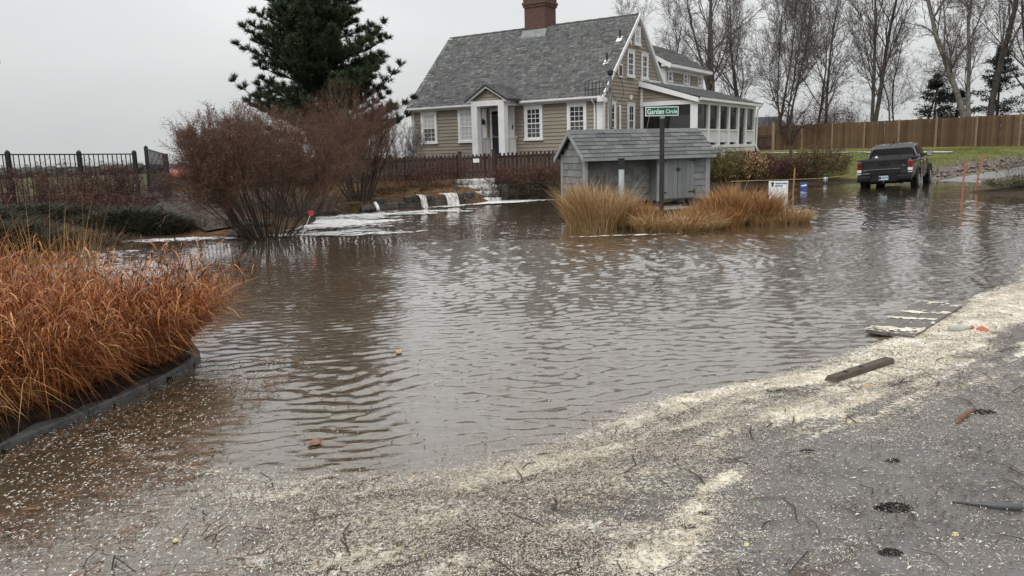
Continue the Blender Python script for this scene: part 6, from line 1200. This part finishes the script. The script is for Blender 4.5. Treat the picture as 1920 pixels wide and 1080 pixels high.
# ================================================================== THINGS STRANDED IN THE FOREGROUND
bm2 = thing('timber_beam', 'short dark brown timber beam stranded in the cream foam', 'beam', (2.58, 5.55, .03), math.atan2(.44, .63))
m = MB(); m.hexa([(-.40, -.045, -.03), (.40, -.045, -.03), (.40, .05, -.03), (-.40, .05, -.03), (-.36, -.03, .022), (.40, -.03, .026), (.395, .035, .026), (-.38, .035, .022)]); m.build('timber', WOODB, bm2, bevel=.006)
for x in (-.2, .0): m = MB(); m.lathe([(.016, 0), (.018, .006), (.01, .01)], (x, -.0, .022), 8); m.build('bolt', BLACK, bm2)
bd = thing('plank_panel', 'grey-brown board panel lying awash at the drift line', 'board', (3.88, 7.25, .012), math.atan2(1.21, 1.13))
GREYB = pm('wet_grey_board', [(.10, .088, .078), (.16, .142, .128)], .45, 4, vary=.3, stretch=(1, 6, 1))
for i in range(2): m = MB(); m.box((-.82, -.20+i*.2, -.012), (.82, -.004+i*.2, .02)); m.build('plank', GREYB, bd, bevel=.004)
def bfoam(X, Y):
    c, s_ = math.cos(-math.atan2(1.21, 1.13)), math.sin(-math.atan2(1.21, 1.13)); u = (X-3.88)*c-(Y-7.25)*s_; v = (X-3.88)*s_+(Y-7.25)*c
    n = fbm(u*9+v*4, v*1.8, 4); n2 = fbm(X*30, Y*30, 3); return np.where((np.abs(u) < .84) & (np.abs(v) < .22), (n-.53)*6+(n2-.5)*3.0, -1)
f = foam_mesh('foam', 3, 4.8, 6.3, 8.2, .014, bfoam, FOAMY, .006, .033); tag(f, 'cream foam streaks washed across the stranded board panel', 'foam', kind='stuff')
def lump(name, label, cat, x, y, r, h, mat, seed, group=None):
    rg = random.Random(seed); m = MB(); rings = []
    for i in range(4): f_ = (1, .9, .6, .15)[i]; rings.append([((r*f_*rg.uniform(.7, 1.25))*math.cos(k*math.pi/5)*1.3, r*f_*rg.uniform(.7, 1.2)*math.sin(k*math.pi/5), h*(-.1, .35, .8, 1)[i]*rg.uniform(.8, 1.1)) for k in range(10)])
    m.loft(rings); o = m.build(name, mat); o.location = (x, y, .004); o.rotation_euler = (0, 0, rg.uniform(0, 6)); return tag(o, label, cat, group)
WEED = pm('black_seaweed', [(.010, .009, .008), (.03, .024, .018)], .7, 20, bump=.9, bscale=60, bdist=.02)
def weed(label, x, y, r, seed):
    rg = np.random.default_rng(seed); n = 150; a = rg.random(n)*6.28; q = np.sqrt(rg.random(n))*r; P = np.stack([x+q*np.cos(a)*1.5, y+q*np.sin(a)*.8, np.full(n, .003)], 1)
    t_ = thing('seaweed', label, 'seaweed', (0, 0, 0), 0, 'black seaweed on the near pavement'); P[:, 2] = .004+.022*rg.random(n)*(1-q/r)**.5; V, Fc = flakes(P, r*.22, .45, None, rg, .5); V[:, 2] = np.maximum(V[:, 2], .006); fast('fronds', V, Fc, WEED, t_)['kind'] = 'stuff'
for k, (x, y, r, lb) in enumerate(((.76, 3.24, .035, 'black seaweed lump in the pale foam near the bottom edge'), (.86, 3.36, .03, 'smaller black seaweed lump just behind the one in pale foam'), (1.76, 3.38, .06, 'flat black seaweed mat on the grey pavement, the widest one'), (2.93, 4.64, .055, 'black seaweed beside the brown driftwood stick'), (1.62, 4.08, .03, 'small black seaweed scrap left of the forked scrap'), (2.02, 3.92, .028, 'forked black seaweed scrap right of centre'), (1.55, 2.98, .035, 'black seaweed tuft near the bottom right'), (3.85, 5.55, .035, 'black seaweed scrap far right beyond the beam'))): weed(lb, x, y, r, 200+k)
ds = MB(); ds.tube([(2.66, 4.45, .012), (2.74, 4.52, .016), (2.82, 4.60, .018), (2.90, 4.66, .014)], [.014, .016, .017, .013], 8); tag(ds.build('driftwood_stick', pm('red_brown_stick', [(.12, .055, .03), (.2, .1, .06)], .7, 20), smooth=True), 'red-brown driftwood stick with a dark end', 'stick')
pt = MB(); pt.tube([(2.06, 3.42, .01), (2.15, 3.385, .014), (2.24, 3.35, .016), (2.33, 3.33, .016)], [.004, .012, .019, .02], 10); tag(pt.build('grey_tube', pm('grey_tube', [(.06, .062, .065), (.1, .102, .105)], .4, 10), smooth=True), 'dark grey hollow tube at the right edge near the bottom', 'tube')
sk = MB(); sk.tube([(2.60, 5.16, .014), (2.72, 5.25, .018), (2.80, 5.34, .016)], [.005, .007, .004], 6); sk.tube([(2.72, 5.25, .018), (2.81, 5.27, .02)], [.005, .003], 6); tag(sk.build('forked_twig', BLACK), 'dark forked twig in the foam beside the beam', 'stick')
bt = thing('plastic_bottle', 'pale green plastic bottle with orange scrap at its neck', 'bottle', (4.0, 6.75, .03), .2); m = MB(); m.tube([(-.1, 0, 0), (-.085, 0, 0), (.04, 0, 0), (.08, 0, 0), (.12, 0, 0)], [.02, .03, .03, .014, .013], 12); m.build('body', pm('pale_green_plastic', [(.36, .38, .33), (.42, .44, .38)], .3), bt, smooth=True); m = MB(); m.tube([(.12, 0, 0), (.145, 0, 0)], .016, 10); m.build('cap', pm('orange_scrap', [(.42, .11, .05), (.5, .17, .09)], .5), bt)
OR = MATS['orange_scrap']; LEAFB = pm('tan_leaf', [(.45, .26, .12), (.55, .36, .2)], .7, 8)
lump('orange_litter', 'orange-red crumpled litter beside the plastic bottle', 'litter', 4.2, 6.74, .05, .04, OR, 1); lump('orange_litter', 'tan-orange leaf lump in the foam below the beam', 'litter', 2.47, 5.22, .035, .02, LEAFB, 2)
lump('brown_leaf', 'brown leaf clump floating alone on the near water', 'leaf', -1.21, 4.43, .035, .02, pm('brown_leaf', [(.2, .11, .07), (.32, .2, .14)], .7, 10), 3); lump('yellow_leaf', 'small yellow leaf floating mid pond', 'leaf', -1.0, 6.55, .03, .012, LEAFB, 4)
for k, (x, y, lb) in enumerate(((.98, 3.08, 'yellow crumb left of the orange scrap at bottom centre'), (-.52, 3.12, 'pale yellow blob near the bottom, left of centre'), (-.40, 3.07, 'second pale yellow blob near the bottom, next to the first'), (1.9, 3.12, 'yellow scrap on the pavement at lower right'), (-1.55, 3.25, 'yellow scrap floating at lower left'))): lump('yellow_scrap', lb, 'litter', x, y, .014, .012, pm('pale_yellow_scrap', [(.6, .52, .22), (.7, .63, .34)], .7, 12), 10+k, 'yellow scraps')
for k, (x, y, a, L, lb) in enumerate(((-.95, 3.35, 1.9, .22, 'thin bare twig lying at lower left of centre'), (1.1, 4.0, -.5, .2, 'thin dark twig in the straw at centre'), (3.9, 6.0, .5, .3, 'long thin twig at the right edge beyond the pavement'), (.1, 2.85, .1, .18, 'reddish twig at the bottom edge near centre'), (3.35, 5.0, .6, .25, 'thin reddish twig on the grey pavement at right'))):
    m = MB(); p0 = Vector((x, y, .014)); d = Vector((math.cos(a), math.sin(a), 0)); m.tube([p0, p0+d*L*.4+Vector((.01, .012, .006)), p0+d*L*.75+Vector((0, -.01, .004)), p0+d*L], [.004, .0035, .003, .002], 5); m.tube([p0+d*L*.4+Vector((.01, .012, .006)), p0+d*L*.7+Vector((.03, .05, .01))], [.003, .0015], 5); tag(m.build('twig', pm('wet_twig', [(.05, .03, .02), (.1, .06, .04)], .6, 12)), lb, 'twig', 'twigs on the near pavement')
